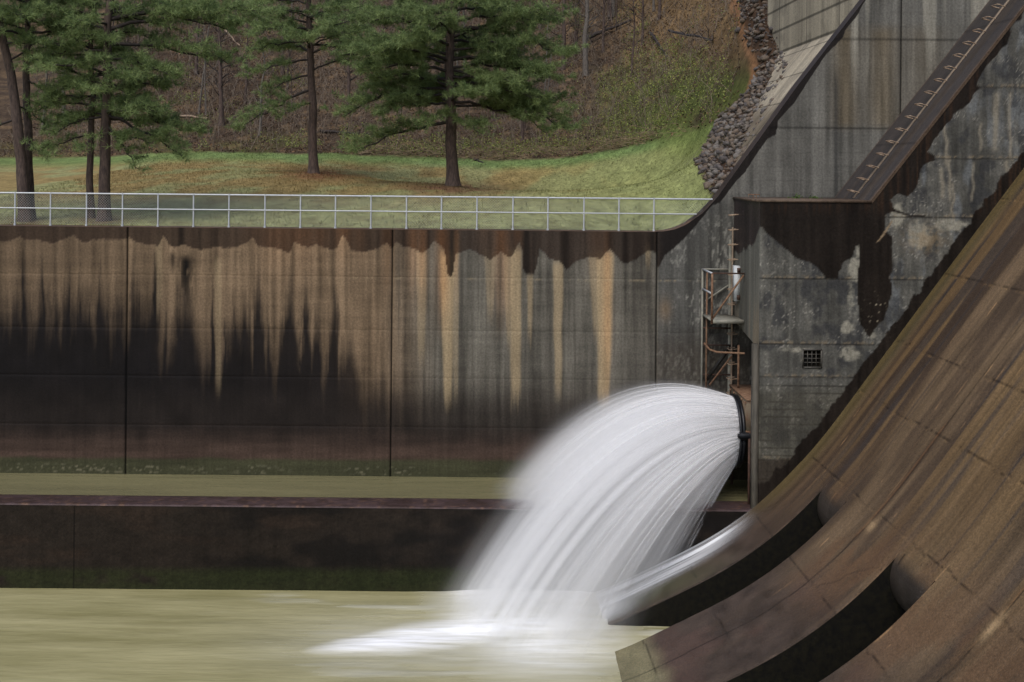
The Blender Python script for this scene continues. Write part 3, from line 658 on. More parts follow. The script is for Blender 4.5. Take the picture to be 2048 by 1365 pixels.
# ================================================================ WATER
def water_mat(name, c1, c2, foam=False):
    m, t, b, o = newmat(name)
    n1 = noise(t, 1.0, 5, .65, (.16, 1.0, 1)); n2 = noise(t, 1.0, 4, .65, (1.0, 5.0, 1))
    mx = N(t, 'ShaderNodeMix'); mx.data_type = 'RGBA'; mx.inputs[6].default_value = (*lin(c1, 1.3), 1); mx.inputs[7].default_value = (*lin(c2, 1.3), 1)
    t.links.new(mrange(t, n1, .35, .65, 0, 1), mx.inputs[0]); src = mx.outputs[2]
    b.inputs['Roughness'].default_value = .22; b.inputs['IOR'].default_value = 1.33
    if foam:
        a = N(t, 'ShaderNodeAttribute'); a.attribute_name = 'Col'
        sp = N(t, 'ShaderNodeSeparateColor'); t.links.new(a.outputs['Color'], sp.inputs[0])
        stn = noise(t, 1.0, 3, .6, (.5, 5, 1))
        fm = mul(t, sp.outputs[0], mrange(t, stn, .3, .7, .7, 1.25)); cl = N(t, 'ShaderNodeClamp'); t.links.new(fm, cl.inputs[0])
        m2 = N(t, 'ShaderNodeMix'); m2.data_type = 'RGBA'; m2.inputs[7].default_value = (.88, .89, .9, 1)
        t.links.new(cl.outputs[0], m2.inputs[0]); t.links.new(src, m2.inputs[6]); src = m2.outputs[2]
        t.links.new(mrange(t, cl.outputs[0], 0, 1, .22, .9), b.inputs['Roughness'])
    t.links.new(src, b.inputs['Base Color'])
    bump(t, b, mul(t, n1, mul(t, n2, .3), 'ADD'), .6, .07)
    return m
# front basin, foam weight on the surface where the jet lands and slides downstream
Xw = np.concatenate([np.arange(-60, -14, 1.0), np.arange(-14, 12, .07)]); Yw = np.concatenate([np.arange(-45, -13, 1.0), np.arange(-13, YP+.01, .06)])
XX, YY = np.meshgrid(Xw, Yw, indexing='ij')
x, y = topx(XX, YY, 0*XX)
w1 = fbm(XX*.5, YY*3, 801, 3)
def blob(cx, cy, wx, wy, sl=0): return np.exp(-((x-cx)/wx)**2-((y-cy-(x-cx)*sl)/wy)**2)
fo = np.zeros_like(x)
core = np.interp(x, [600, 700, 850, 1000, 1120, 1200, 1300], [1303, 1294, 1276, 1256, 1246, 1246, 1250])
wd = np.interp(x, [600, 680, 800, 950, 1100, 1240, 1300], [8, 16, 26, 30, 38, 26, 10])
am = np.interp(x, [590, 680, 800, 950, 1120, 1220, 1300], [0, .75, 1, 1.0, .8, .35, 0])
fo = np.maximum(fo, am*np.exp(-(np.abs(y-core)/wd)**2.2))
fo = np.maximum(fo, ss(850, 960, x)*ss(1215, 1150, x)*ss(1250, 1186, y)*.95)
fo = np.maximum(fo, ss(800, 980, x)*ss(1330, 1150, x)*.6*ss(1365, 1240, y))
fo = np.maximum(fo, .62*blob(1080, 1290, 150, 60)); fo *= .72+.56*fbm(XX*.7, YY*4.5, 841, 4); fo = np.maximum(fo, .22*ss(300, 900, x)*ss(.5, .7, fbm(XX*.35, YY*2.2, 843, 4)))
fo = np.maximum(fo, .25*blob(900, 1290, 300, 60)+.10*ss(1000, 300, x)*0)
cc = np.zeros(x.shape+(4,)); cc[..., 0] = np.clip(fo*(.82+.36*w1), 0, 1); cc[..., 3] = 1
zw = .02*(fbm(XX*.35, YY*.9, 811, 3)-.5) + .10*fo*(.5+.5*w1)
mb = MB().grid(np.stack([XX, YY, zw], -1), cc)
mb.build('basin_water', water_mat('silty_water', (126, 121, 84), (156, 150, 112), True), smooth=True, kind='structure')
mb = MB(); Xw = np.arange(-60, 10.2, .25); Yw = np.linspace(YL1-.02, 0, 24)
XX, YY = np.meshgrid(Xw, Yw, indexing='ij'); mb.grid(np.stack([XX, YY, ZL-.03+.008*(fbm(XX*.5, YY, 9)-.5)], -1))
mb.build('channel_water', water_mat('channel_silty_water', (100, 96, 70), (112, 107, 78)), smooth=True, kind='structure')

# ================================================================ OUTLET VALVE, PLATFORM, LADDER AT THE PIER
NZ = P(1467, 862, -1.85); R0 = 1.06
vv = empty('outlet_valve', (NZ[0], NZ[1], NZ[2]), label='rusty round outlet valve jetting water out of the pier side', category='valve')
mb = MB(); an = np.linspace(0, 2*math.pi, 49)
def ring(r): return [(NZ[0], NZ[1]+r*math.cos(a), NZ[2]+r*math.sin(a)) for a in an]
mb.tube(ring(R0+.06), .05, 6); mb.tube([(p[0]+.10, p[1], p[2]) for p in ring(R0+.03)], .06, 6); part(mb, 'rim', M_black, vv)
mb = MB(); v = np.array(ring(R0)); w = v.copy(); w[:, 0] += .12
mb.grid(np.stack([v, w, w*np.array([1, 0, 0])+np.array([0, NZ[1], NZ[2]])], 1)); part(mb, 'back_plate', M_black, vv)
mb = MB()
for k in range(10):
    a = k*2*math.pi/10+.2; mb.bar((NZ[0]+.03, NZ[1]+.1*math.cos(a), NZ[2]+.1*math.sin(a)), (NZ[0]+.03, NZ[1]+R0*math.cos(a), NZ[2]+R0*math.sin(a)), .03, .1)
part(mb, 'vane', M_black, vv)
zt_, zb_ = P(1490, 797, -2.6)[2], P(1490, 857, -2.6)[2]
mb = MB(); mb.box((NZ[0]+.16, -3.0, zb_), (XL+1.3, -.5, zt_)); part(mb, 'housing_plate', M_housing, vv)
mb = MB(); mb.box((NZ[0]+.14, -3.03, zt_), (XL+1.3, -.45, zt_+.05)); mb.box((NZ[0]+.14, -3.03, zb_-.04), (XL+1.3, -.45, zb_))
for k in range(5): mb.box((NZ[0]+.12, -2.9+k*.55, zt_-.05), (NZ[0]+.16, -2.82+k*.55, zt_-.12))
part(mb, 'housing_flange', M_rust, vv)
mb = MB(); zs_ = P(1480, 872, -3.0)[2]
mb.tube([(NZ[0]-.06, -3.0, zs_), (XL+1.3, -3.0, zs_)], .11, 14); mb.tube([(NZ[0]-.12, -3.0, zs_), (NZ[0]+.02, -3.0, zs_)], .07, 10); part(mb, 'operating_shaft', M_black, vv)
mb = MB()
for y_ in (-3.05, -.6):
    mb.bar((XL-.12, y_, 2.0), (XL-.12, y_, zb_-.2), .07)
mb.bar((NZ[0]+.2, -3.05, zs_-.28), (XL+1.2, -3.05, zs_-.28), .05); mb.bar((NZ[0]+.25, -3.05, 2.6), (NZ[0]+.25, -3.05, zb_), .05)
part(mb, 'support_frame', M_rustdark, vv)
mb = MB(); an2 = np.linspace(0, 2*math.pi, 33)
c1_ = np.array([(NZ[0]+.15, NZ[1]+.98*math.cos(a), NZ[2]+.98*math.sin(a)) for a in an2]); c2_ = c1_.copy(); c2_[:, 0] = XL+1.45
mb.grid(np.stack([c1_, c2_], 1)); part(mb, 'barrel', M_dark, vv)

plat = empty('access_platform', (8.1, -.9, P(1426, 641, -1.7)[2]), label='rusty steel access platform with guard rails in the corner beside the pier', category='platform')
xa = P(1405, 560, -.08)[0]; xb = XL-.02; yb_, yf = -.08, -1.7
zf = P(1426, 641, -1.7)[2]; ztr = P(1426, 547, -1.7)[2]; zlo = P(1405, 800, -.08)[2]
mb = MB(); mb.box((xa, yf, zf-.05), (xb, yb_, zf)); mb.box((xa-.02, yf-.02, zf-.1), (xb, yf+.03, zf+.02)); part(mb, 'deck', M_palesteel, plat)
for (x_, y_) in ((xa, yf),): mb = MB().bar((x_, y_, zf-.12), (x_, y_, ztr), .06); part(mb, 'post', M_rust, plat)
mb = MB().bar((xa, yb_, zlo-.4), (xa, yb_, ztr), .06); part(mb, 'post', M_palesteel, plat)
mb = MB().bar((xa+.12, yb_-.15, zlo-.4), (xa+.12, yb_-.15, ztr-.1), .05); part(mb, 'post', M_rust, plat)
for a, b, mt in [((xa, yf, ztr), (xb, yf, ztr), M_rustdark), ((xa, yb_, ztr), (xb, yb_, ztr), M_palesteel), ((xa, yf, ztr), (xa, yb_, ztr), M_galv), ((xa, yf, (ztr+zf)/2+.1), (xa, yb_, (ztr+zf)/2+.1), M_galv)]:
    part(MB().bar(a, b, .045), 'guard_rail', mt, plat)
part(MB().bar((xa+.02, yf, zf+.05), (xb-.02, yf, ztr-.05), .055), 'brace', M_rust, plat)
part(MB().bar((xa+.1, yb_-.02, zf+.45), (xb-.05, yb_-.02, ztr-.45), .045), 'brace', M_palesteel, plat)
part(MB().bar((xa+.1, yb_-.1, P(1411, 762, -.1)[2]), (xb-.05, yb_-.1, P(1464, 690, -.1)[2]), .09), 'brace', M_dark, plat)
part(MB().bar((xa+.2, yb_-.3, P(1414, 770, -.3)[2]), (xb-.1, yb_-.3, P(1464, 712, -.3)[2]), .05), 'brace', M_rust, plat)
for yy_, mt in [(656, M_rustdark), (690, M_rustdark), (749, M_rustdark)]:
    z_ = P(1440, yy_, -.1)[2]; part(MB().bar((xa+.02, yb_-.1, z_), (xb, yb_-.1, z_), .045), 'cross_bar', mt, plat)
z_ = P(1440, 701, -.9)[2]; part(MB().tube([(xa+.06, -.2, z_+.12), (xa+.1, -.9, z_+.02), (xa+.25, -1.3, z_), (xb+.1, -1.4, z_-.02)], .035, 6), 'cross_bar', M_rust, plat)
part(MB().bar((XL-.06, -1.15, P(1479, 690, -1.1)[2]), (XL-.06, -1.15, zt_), .06), 'post', M_rust, plat)

lad = empty('pier_ladder', (XL, -.35, 6), label='staple rungs and pale conduit running down the corner of the pier side', category='ladder')
mb = MB().tube([(XL-.1, -.3, P(1470, 455, -.3)[2]), (XL-.1, -.3, zlo)], .03, 8); part(mb, 'conduit', M_band, lad)
mb = MB().tube([(XL-.13, -.12, P(1470, 480, -.3)[2]), (XL-.13, -.12, zlo-.1)], .06, 8); part(mb, 'conduit', M_palesteel, lad)
for k in range(14):
    z_ = P(1470, 429+29.6*k, -.35)[2]; mb = MB()
    staple(mb, (XL, -.5, z_), (0, 1, 0), Vector((-1, 0, -.12)).normalized(), .36, .26, .018); part(mb, 'rung', M_rung, lad)
bx_ = empty('enclosure_box', (XL-.07, -.85, P(1482, 570, -.8)[2]), label='narrow white enclosure strapped to the pier side above the platform', category='box')
z0_, z1_ = P(1482, 602, -.85)[2], P(1482, 532, -.85)[2]
part(MB().box((XL-.16, -1.0, z0_), (XL, -.62, z1_)), 'case', M_white, bx_)
part(MB().box((XL-.10, -1.06, z1_-.2), (XL, -1.0, z1_-.06)).box((XL-.10, -1.06, z0_+.05), (XL, -1.0, z0_+.2)), 'bracket', M_rustdark, bx_)
hr = empty('hatch_frame', P(1507, 396, -2.2), label='low rusty pipe frame lying on the pier top', category='frame')
a = Vector(P(1497, 399, -2.4)); b = Vector(P(1519, 399, -2.4)); a.z = b.z = ZPT+.07
part(MB().tube([a, a+Vector((0, 0, .13)), b+Vector((0, 0, .13)), b], .018, 6).tube([a+Vector((.15, 0, 0)), a+Vector((.15, 0, .13))], .012, 5).tube([a+Vector((.24, 0, 0)), a+Vector((.24, 0, .13))], .012, 5), 'pipe', M_rust, hr)

# ================================================================ CHAIN-LINK FENCE
YF = .38
fence = empty('chain_link_fence', (0, YF, ZT), label='low galvanised chain-link fence on top of the retaining wall', category='fence')
zr = P(700, 392.5, YF)[2]; zm = P(700, 422.5, YF)[2]
pxs = [30, 101, 173, 245, 316, 387, 458, 530, 601, 671, 742, 813, 883, 954, 1026, 1096, 1168, 1238, 1308]
sp_ = 71.05/2048
xp0 = [P(p, 425, YF)[0] for p in pxs]; dxp = (xp0[-1]-xp0[0])/18; xp0 = [xp0[0]-dxp*k for k in range(9, 0, -1)] + xp0
xe = P(1425, 402, YF)[0]; xm = P(1393, 432, YF)[0]
part(MB().tube([(xp0[0], YF, zr), (xe, YF, zr)], .028, 8), 'top_rail', M_galv, fence)
part(MB().tube([(xp0[0], YF-.02, zm), (xm, YF-.02, zm)], .022, 8), 'mid_rail', M_galv, fence)
for xq in xp0:
    mb = MB().tube([(xq, YF, ZT+.01), (xq, YF, zr)], .028, 8).tube([(xq, YF, ZT), (xq, YF, ZT+.07)], .045, 8).tube([(xq, YF, zr-.03), (xq, YF, zr+.035)], .038, 8)
    part(mb, 'post', M_galv, fence)
mb = MB(); d_ = .088; zb = ZT+.02; ztp = zr-.02; H = ztp-zb; vs = []; fs = []; wr = .0042
def wtop(X): return float(np.interp(X, tp[:, 0], tp[:, 2]))
for x0 in np.arange(xp0[0]-H, xe, d_):
    for sg in (1, -1):
        a = np.array([x0 if sg > 0 else x0+H, YF+.03, zb]); b = np.array([x0+H if sg > 0 else x0, YF+.03, ztp])
        t0, t1 = 0., 1.
        ts = np.linspace(0, 1, 41); X = a[0]+(b[0]-a[0])*ts; Z = a[2]+(b[2]-a[2])*ts
        ok = (X > xp0[0]) & (X < xe) & (Z > np.maximum(ZT, np.interp(X, tp[:, 0], tp[:, 2]))+.01)
        if ok.sum() < 3: continue
        a = np.array([X[ok][0], YF+.03, Z[ok][0]]); b = np.array([X[ok][-1], YF+.03, Z[ok][-1]])
        q = np.array([wr*.7, 0, wr*.7*-sg]); p = np.array([0, wr, 0])
        n0 = len(vs)*1; vs += [a+q, a-q+p*0, a-p, b+q, b-q, b-p]
        fs += [[n0, n0+3, n0+4, n0+1], [n0+1, n0+4, n0+5, n0+2], [n0+2, n0+5, n0+3, n0]]
mb.add(vs, fs); part(mb, 'chain_link_mesh', M_wire, fence)

# ================================================================ TERRAIN
def PD(px, py, d): return P(px, py, d-40)
cp = [PD(*a) for a in [(0, 312, 78), (200, 310, 77), (380, 305, 75), (700, 310, 74), (1000, 318, 72), (1150, 314, 70), (1300, 290, 66), (1400, 262, 61),
      (627, 348, 60), (905, 372, 54), (1250, 372, 50), (1380, 355, 46.5), (1100, 392, 47),
      (1432, 400, 41.5), (1420, 330, 46.5), (1455, 270, 50), (1490, 190, 53), (1510, 90, 57), (1548, 60, 53.5), (1536, 0, 56), (1500, 0, 60), (1465, 0, 70), (1440, 150, 63), (1380, 180, 70),
      (0, 180, 90), (300, 180, 90), (600, 180, 89), (900, 180, 88), (1150, 180, 86), (1300, 180, 80),
      (0, 0, 110), (300, 0, 110), (600, 0, 110), (900, 0, 108), (1150, 0, 103), (1330, 0, 94)]]
for X in (-55, -40, -28, -16, -8, -2, 4, 7): cp.append((X, .76, ZT-.06)); cp.append((X, 4, ZT+.10+(.25 if X > 2 else 0)))
for X in (-55, -35): cp += [(X, 35, ZT+3), (X, 55, ZT+9), (X, 75, ZT+18)]
for X in (-55, -30, 0, 30): cp += [(X, 100, ZT+32)]
cp += [(22, 30, ZT+16), (26, 12, ZT+11), (22, 55, ZT+25), (34, 30, ZT+20)]
cp = np.array(cp)
def damp(px, py):
    u = (px-PX)/F; v = (PY-py)/F; a = u*cr-v*sr; b = u*sr+v*cr
    d = (ZBk-1.25*XB-ZC)/(b-1.25*a); return (a*d, d+CY, b*d+ZC)
con = [damp(*q) for q in [(1463, 352), (1478, 305), (1498, 252), (1520, 200), (1542, 155), (1555, 112)]]; print('CONTACT', np.round(con, 2).tolist())
cp = np.concatenate([cp, con])
def tps(r2): return r2*np.log(r2+1e-9)
r2 = ((cp[:, None, :2]-cp[None, :, :2])**2).sum(-1); n = len(cp)
Am = np.zeros((n+3, n+3)); Am[:n, :n] = tps(r2)+np.eye(n)*.4; Am[:n, n] = 1; Am[:n, n+1:] = cp[:, :2]; Am[n, :n] = 1; Am[n+1:, :n] = cp[:, :2].T
wgt = np.linalg.solve(Am, np.concatenate([cp[:, 2], [0, 0, 0]]))
def ground(X, Y):
    X = np.asarray(X, float); Y = np.asarray(Y, float); z = wgt[n]+wgt[n+1]*X+wgt[n+2]*Y
    for i in range(n): z = z + wgt[i]*tps((X-cp[i, 0])**2+(Y-cp[i, 1])**2)
    z = z + (fbm(X*.22, Y*.22, 901, 3)-.5)*.9*ss(2, 6, z-ZC) + .10*(fbm(X*1.1, Y*1.1, 903, 3)-.5)*ss(.5, 1.5, z-ZC)
    z = z + .06*(fbm(X*.4, Y*.4, 905, 2)-.5)*ss(2, 5, Y)
    cn = np.array(con); xcn = np.interp(Y, cn[:, 1], cn[:, 0]); pl = ZBk-1.25*(XB-X)
    z = np.where((Y < cn[-1, 1]+.3) & (X < xcn-.05), np.maximum(z, pl+.05), z)
    z = np.where((Y < cn[-1, 1]+.3) & (X > xcn+.05), np.minimum(z, pl-.15), z)
    z = np.where((Y < DY-.1) & (X > XB+.15), np.minimum(z, ZBk+8), z)
    return z
riprap = [(1462,-120),(1480,0),(1536,0),(1562,100),(1552,150),(1505,230),(1478,300),(1455,370),(1436,412),(1424,392),(1396,322),(1412,300),(1440,235),(1492,190),(1512,160),(1490,80),(1478,40)]
riprap = [(1470,-160),(1470,0),(1478,60),(1504,120),(1512,170),(1492,190),(1440,235),(1412,300),(1394,322),(1424,392),(1436,414),(1462,380),(1490,320),(1530,240),(1575,170),(1575,100),(1560,0),(1540,-160)]
pathp = [(1452,-60),(1458,0),(1470,45),(1482,70),(1494,110),(1505,150),(1506,172),(1492,190),(1500,160),(1514,148),(1512,118),(1499,95),(1490,60),(1478,0),(1474,-60)]
def ground_colour(X, Y, Z):
    x, y = topx(X, Y, Z)
    edge = np.interp(x, [-300, 0, 200, 380, 700, 1000, 1150, 1230, 1300, 1400, 1440], [318, 316, 314, 304, 309, 321, 314, 300, 284, 262, 240]) + 6*(fbm(x/30, 0, 911)-.5)
    a = fbm(X*.5, Y*.35, 913, 4); b = fbm(X*2.2, Y*1.6, 915, 3); c = fbm(X*.18, Y*.12, 917, 3)
    G = 1.3
    L = np.ones(x.shape+(3,))*lin((126, 124, 84), G)
    L = mixc(L, lin((126, 106, 68), G)*np.ones(3), ss(.34, .56, a)*.85*ss(1420, 1050, x)*ss(430, 380, y))
    L = mixc(L, lin((118, 126, 78), G)*np.ones(3), ss(950, 1350, x)*.7)
    L = mixc(L, lin((130, 134, 92), G)*np.ones(3), ss(385, 430, y)*.7*ss(.3, .6, b))
    L = mixc(L, lin((98, 120, 70), G*.85)*np.ones(3), ss(26, 8, y-edge)*.85)
    L = mixc(L, lin((112, 122, 68), G*.9)*np.ones(3), ss(1290, 1380, x)*ss(330, 300, y)*.7)
    for cx, cy, w, h, cc_ in [(640, 350, 75, 12, (104, 72, 50)), (905, 378, 110, 13, (90, 66, 50)), (200, 440, 60, 12, (96, 80, 56)), (45, 445, 50, 12, (96, 80, 56))]:
        L = mixc(L, lin(cc_, G)*np.ones(3), np.clip(np.exp(-((x-cx)/w)**2-((y-cy)/h)**2)*1.2*ss(.25, .5, b), 0, 1)*.9)
    L *= (.7+.6*b)[..., None]
    H = np.ones(x.shape+(3,))*lin((80, 67, 55), .95)
    H = mixc(H, lin((110, 90, 66), .95)*np.ones(3), ss(.5, .7, b)*.6)
    H = mixc(H, lin((62, 50, 42), .95)*np.ones(3), ss(.5, .65, c)*.5)
    H = mixc(H, lin((84, 94, 48), .95)*np.ones(3), ss(1130, 1330, x)*ss(90, 190, y)*.75*ss(.35, .6, a+.1))
    H = mixc(H, lin((118, 96, 66), .95)*np.ones(3), ss(1180, 1330, x)*ss(180, 60, y)*.7)
    H = mixc(H, lin((90, 92, 50), .95)*np.ones(3), ss(60, 10, edge-y)*.45*ss(.4, .6, a))
    H *= (.6+.8*b)[..., None]
    C = mixc(H, L, ss(-3, 3, y-edge)*(Y < 60))
    rd = sdf_poly(x, y, riprap); C = mixc(C, lin((74, 58, 46), .95)*(.6+.8*b)[..., None], ss(-5, 4, rd+6*(a-.5)))
    pd = sdf_poly(x, y, pathp); C = mixc(C, lin((134, 100, 72), .9)*(.8+.4*b)[..., None], ss(-5, 2, pd+5*(b-.5)))
    cb = np.exp(-((x-1360)/70)**2-((y-272)/22)**2); C = mixc(C, lin((106, 118, 66), .95)*(.7+.6*b)[..., None], np.clip(cb, 0, 1)*.9)
    return np.concatenate([np.maximum(C, .004), .9+0*a[..., None]], -1)
Xg = np.concatenate([np.arange(-55, -24, 1.5), np.arange(-24, 6, .22), np.arange(6, 20, .14), np.arange(20, 40, 1.0)])
Yg = np.concatenate([np.arange(WT+.005, 4, .12), np.arange(4, 24, .16), np.arange(24, 60, .25), np.arange(60, 111, .9)])
XX, YY = np.meshgrid(Xg, Yg, indexing='ij'); ZZ = ground(XX, YY)
mb = MB().grid(np.stack([XX, YY, ZZ], -1), ground_colour(XX, YY, ZZ))
mb.build('hillside_and_lawn', M_ground, smooth=True, kind='structure')
def hit(px, py, d0=41.2, d1=118):
    d = np.linspace(d0, d1, 900); u = (px-PX)/F*d; v = (PY-py)/F*d
    X = u*cr-v*sr; Z = u*sr+v*cr+ZC; g = ground(X, d+CY); k = np.argmax(g >= Z) if (g >= Z).any() else len(d)-1
    return np.array([X[k], d[k]+CY, g[k]])

# ================================================================ TREES
def leaf_mat(name, rough=.6, trans=.25):
    m, t, b, o = newmat(name); a = N(t, 'ShaderNodeAttribute'); a.attribute_name = 'Col'
    t.links.new(a.outputs['Color'], b.inputs['Base Color']); b.inputs['Roughness'].default_value = rough; b.inputs['Specular IOR Level'].default_value = .2
    tr = N(t, 'ShaderNodeBsdfTranslucent'); t.links.new(a.outputs['Color'], tr.inputs[0]); mx = N(t, 'ShaderNodeMixShader'); mx.inputs[0].default_value = trans
    t.links.new(b.outputs[0], mx.inputs[1]); t.links.new(tr.outputs[0], mx.inputs[2]); t.links.new(mx.outputs[0], o.inputs[0]); return m
M_needle = leaf_mat('pine_needles', trans=.4); M_leaf = leaf_mat('leaves')
M_bark = plain('pine_bark', (58, 48, 44), (96, 80, 72), 5, .85, (3, 3, .8), bmp=.8, k=1)
M_limb = plain('limb_bark', (44, 38, 36), (66, 58, 54), 6, .85, bmp=.2, k=.9)
M_grey = plain('grey_bark', (84, 78, 72), (122, 114, 106), 5, .85, (3, 3, 1), bmp=.4, k=.85)
def tufts(P0, D, r, L=.23, nb=12, w=.010, c1=(80, 97, 60), c2=(136, 150, 98)):
    """needle tufts at points P0 leaning along D"""
    n = len(P0); d = r.normal(size=(n, nb, 3)); d /= np.linalg.norm(d, axis=2)[..., None]
    d = d*.85 + D[:, None]*.6; d[..., 2] += .18; d /= np.linalg.norm(d, axis=2)[..., None]
    s = np.cross(d, r.normal(size=(n, nb, 3))); s /= np.linalg.norm(s, axis=2)[..., None]
    ln = L*r.uniform(.65, 1.15, (n, nb, 1)); o = P0[:, None]+d*.02
    V = np.stack([o-s*w, o+s*w, o+d*ln], 2)
    t = np.clip(r.normal(.45, .25, n)+.5*(fbm(P0[:, 0]*1.3, P0[:, 2]*1.3+P0[:, 1], 7, 2)-.5), 0, 1)[:, None, None, None]
    C = lin(c1, 1.45)*(1-t)+lin(c2, 1.45)*t; C = np.broadcast_to(C, V.shape)*r.uniform(.8, 1.2, (n, nb, 1, 1))
    C = np.concatenate([C, np.ones(V.shape[:3]+(1,))], -1)
    k = n*nb; return V.reshape(-1, 3), np.arange(k*3).reshape(-1, 3), C.reshape(-1, 4)
def pine(label, trunk, rad, zlo, prof_len, nl, seed, dens=1.0, extra=(), group='pines on the lawn', skirt=True):
    """trunk: world polyline; prof_len(h): limb length at height h above zlo"""
    r = np.random.default_rng(seed); trunk = np.asarray(trunk, float); base = trunk[0]
    root = empty('pine_tree', tuple(base), label=label, category='tree', group=group)
    T = np.linspace(0, len(trunk)-1, 60); tr = np.stack([np.interp(T, np.arange(len(trunk)), trunk[:, k]) for k in range(3)], -1)
    tr[:, :2] += .05*np.stack([fbm(tr[:, 2]*.5, seed, 3)-.5, fbm(tr[:, 2]*.5, seed+9, 4)-.5], -1)*4*ss(0, 2, tr[:, 2]-base[2])[:, None]
    h = (tr[:, 2]-tr[0, 2])/(tr[-1, 2]-tr[0, 2]); rr = rad*(1-.8*h)+rad*.45*np.exp(-(tr[:, 2]-tr[0, 2])/.35)
    part(MB().tube(tr, rr, 14), 'trunk', M_bark, root, smooth=True)
    lm = MB(); TP, TD = [], []
    def at(z): return np.array([np.interp(z, tr[:, 2], tr[:, k]) for k in range(3)])
    limbs = [(at(e[0][2]) if False else np.array(e[0], float), np.array(e[1], float)) for e in extra]
    zt_ = tr[-1, 2]
    for i in range(nl):
        f = (i+.5)/nl; z = zlo+(zt_-zlo-.5)*f**1.15; a = i*2.39996+r.normal()*.35; L = prof_len(z-zlo, a)*r.uniform(.75, 1.1)
        p = at(z); e = p+np.array([math.cos(a)*L, math.sin(a)*L, r.uniform(-.16, .10)*L]); limbs.append((p, e))
    for p, e in limbs:
        L = np.linalg.norm(e-p); t = np.linspace(0, 1, 12)[:, None]; up = np.array([0, 0, 1.0])
        sag = r.uniform(.06, .22); wob = r.normal(size=(12, 3))*.035*L*np.sqrt(t)
        c = p+(e-p)*t+up*(sag*L*(t-t*t)*1.6)+wob*.6
        lr = .016+.013*L; lm.tube(c, lr*(1-.85*t[:, 0])+.006, 5)
        ns = max(5, int(L/.185*dens)); d0 = (e-p)/L
        for k in range(ns):
            s = .22+.78*(k+r.uniform(0, 1))/ns; q = np.array([np.interp(s*11, np.arange(12), c[:, j]) for j in range(3)])
            sl_ = (.28+.42*(1-abs(s-.55)))*L*.5*r.uniform(.5, 1.2); sl_ = min(sl_, 1.7)
            an = r.choice([-1, 1])*r.uniform(.5, 1.15); dd = np.array([d0[0]*math.cos(an)-d0[1]*math.sin(an), d0[0]*math.sin(an)+d0[1]*math.cos(an), r.uniform(-.28, .30)])
            dd /= np.linalg.norm(dd); u = np.linspace(0, 1, 5)[:, None]
            b = q+dd*sl_*u+up*(.12*sl_*u*u)+r.normal(size=(5, 3))*.03*sl_
            lm.tube(b, .009*(1-.6*u[:, 0])+.002, 3)
            m_ = max(3, int(sl_/.075)); uu = r.uniform(.25, 1.03, m_)
            pp = np.stack([np.interp(uu*4, np.arange(5), b[:, j]) for j in range(3)], -1)+r.normal(size=(m_, 3))*np.array([.09, .09, .045])
            TP.append(pp); TD.append(np.broadcast_to(dd, pp.shape))
        m_ = 8; TP.append(c[-3:].repeat(3, 0)+r.normal(size=(9, 3))*.08); TD.append(np.broadcast_to(d0, (9, 3)))
    part(lm, 'limbs', M_limb, root)
    TP = np.concatenate(TP); TD = np.concatenate(TD); V, f, C = tufts(TP, TD, r)
    part(MB().add(V, f, C), 'foliage', M_needle, root); print('pine', label[:30], len(TP))
    return root
def gp(px, py, Y):                     # trunk foot on the ground under a pixel at plane Y
    p = P(px, py, Y); return np.array([p[0], Y, float(ground(p[0], Y))-.05])
def trunkline(base, pxs, Y, top):
    l = [base]+[np.array(P(x, y, Y)) for x, y in pxs]; l.append(np.array([l[-1][0]+top[0], Y+.3, l[-1][2]+top[1]])); return l
# tree with the widest crown, right of centre
b6 = hit(906, 373); Y6 = b6[1]
def lim(s, e, Y, dy): return (P(s[0], s[1], Y), P(e[0], e[1], Y+dy))
ex6 = [lim((893, 245), (705, 300), Y6, -.8), (lim((905, 170), (1128, 262), Y6, -.6)), lim((905, 205), (1095, 262), Y6, -1), lim((896, 160), (735, 175), Y6, .3), lim((898, 120), (690, 110), Y6, -.6), lim((905, 75), (1115, 35), Y6, .5),
       lim((905, 120), (1100, 160), Y6, -1.5), lim((898, 210), (760, 225), Y6, -1.6), lim((905, 230), (960, 268), Y6, -2.2), lim((898, 225), (850, 255), Y6, -2.4), lim((900, 60), (1130, 110), Y6, -.8), lim((898, 50), (670, 50), Y6, -1), lim((898, 180), (690, 225), Y6, -.2), lim((905, 140), (1060, 200), Y6, -1.8)]
pine('broad dark green pine with the widest crown on the lawn, right of the slim pine', trunkline(b6, [(903, 270), (899, 130), (905, 0)], Y6, (.2, 9)), .27, P(900, 215, Y6)[2],
     lambda h, a: 4.7*(1-h/13)+.5 - (1.4 if h < .7 else 0), 80, 61, 1.25, ex6)
# straight slim pine in the middle
b5 = hit(627, 348); Y5 = b5[1]
ex5 = [lim((622, 180), (482, 262), Y5, -.8), lim((622, 120), (500, 150), Y5, -.6), lim((628, 90), (700, 60), Y5, -.6), lim((622, 60), (510, 60), Y5, -1), lim((622, 150), (525, 190), Y5, -.2), lim((628, 140), (720, 120), Y5, .3), lim((628, 40), (560, 20), Y5, -1), lim((628, 80), (668, 75), Y5, -.8), lim((624, 205), (560, 235), Y5, -1.4)]
pine('slim straight pine with sparse lower limbs standing on the lawn in reddish needle litter', trunkline(b5, [(626, 250), (622, 100), (618, 0)], Y5, (0, 9)), .235, P(622, 110, Y5)[2],
     lambda h, a: 3.3*(1-h/13)+.5, 52, 62, 1.05, ex5)
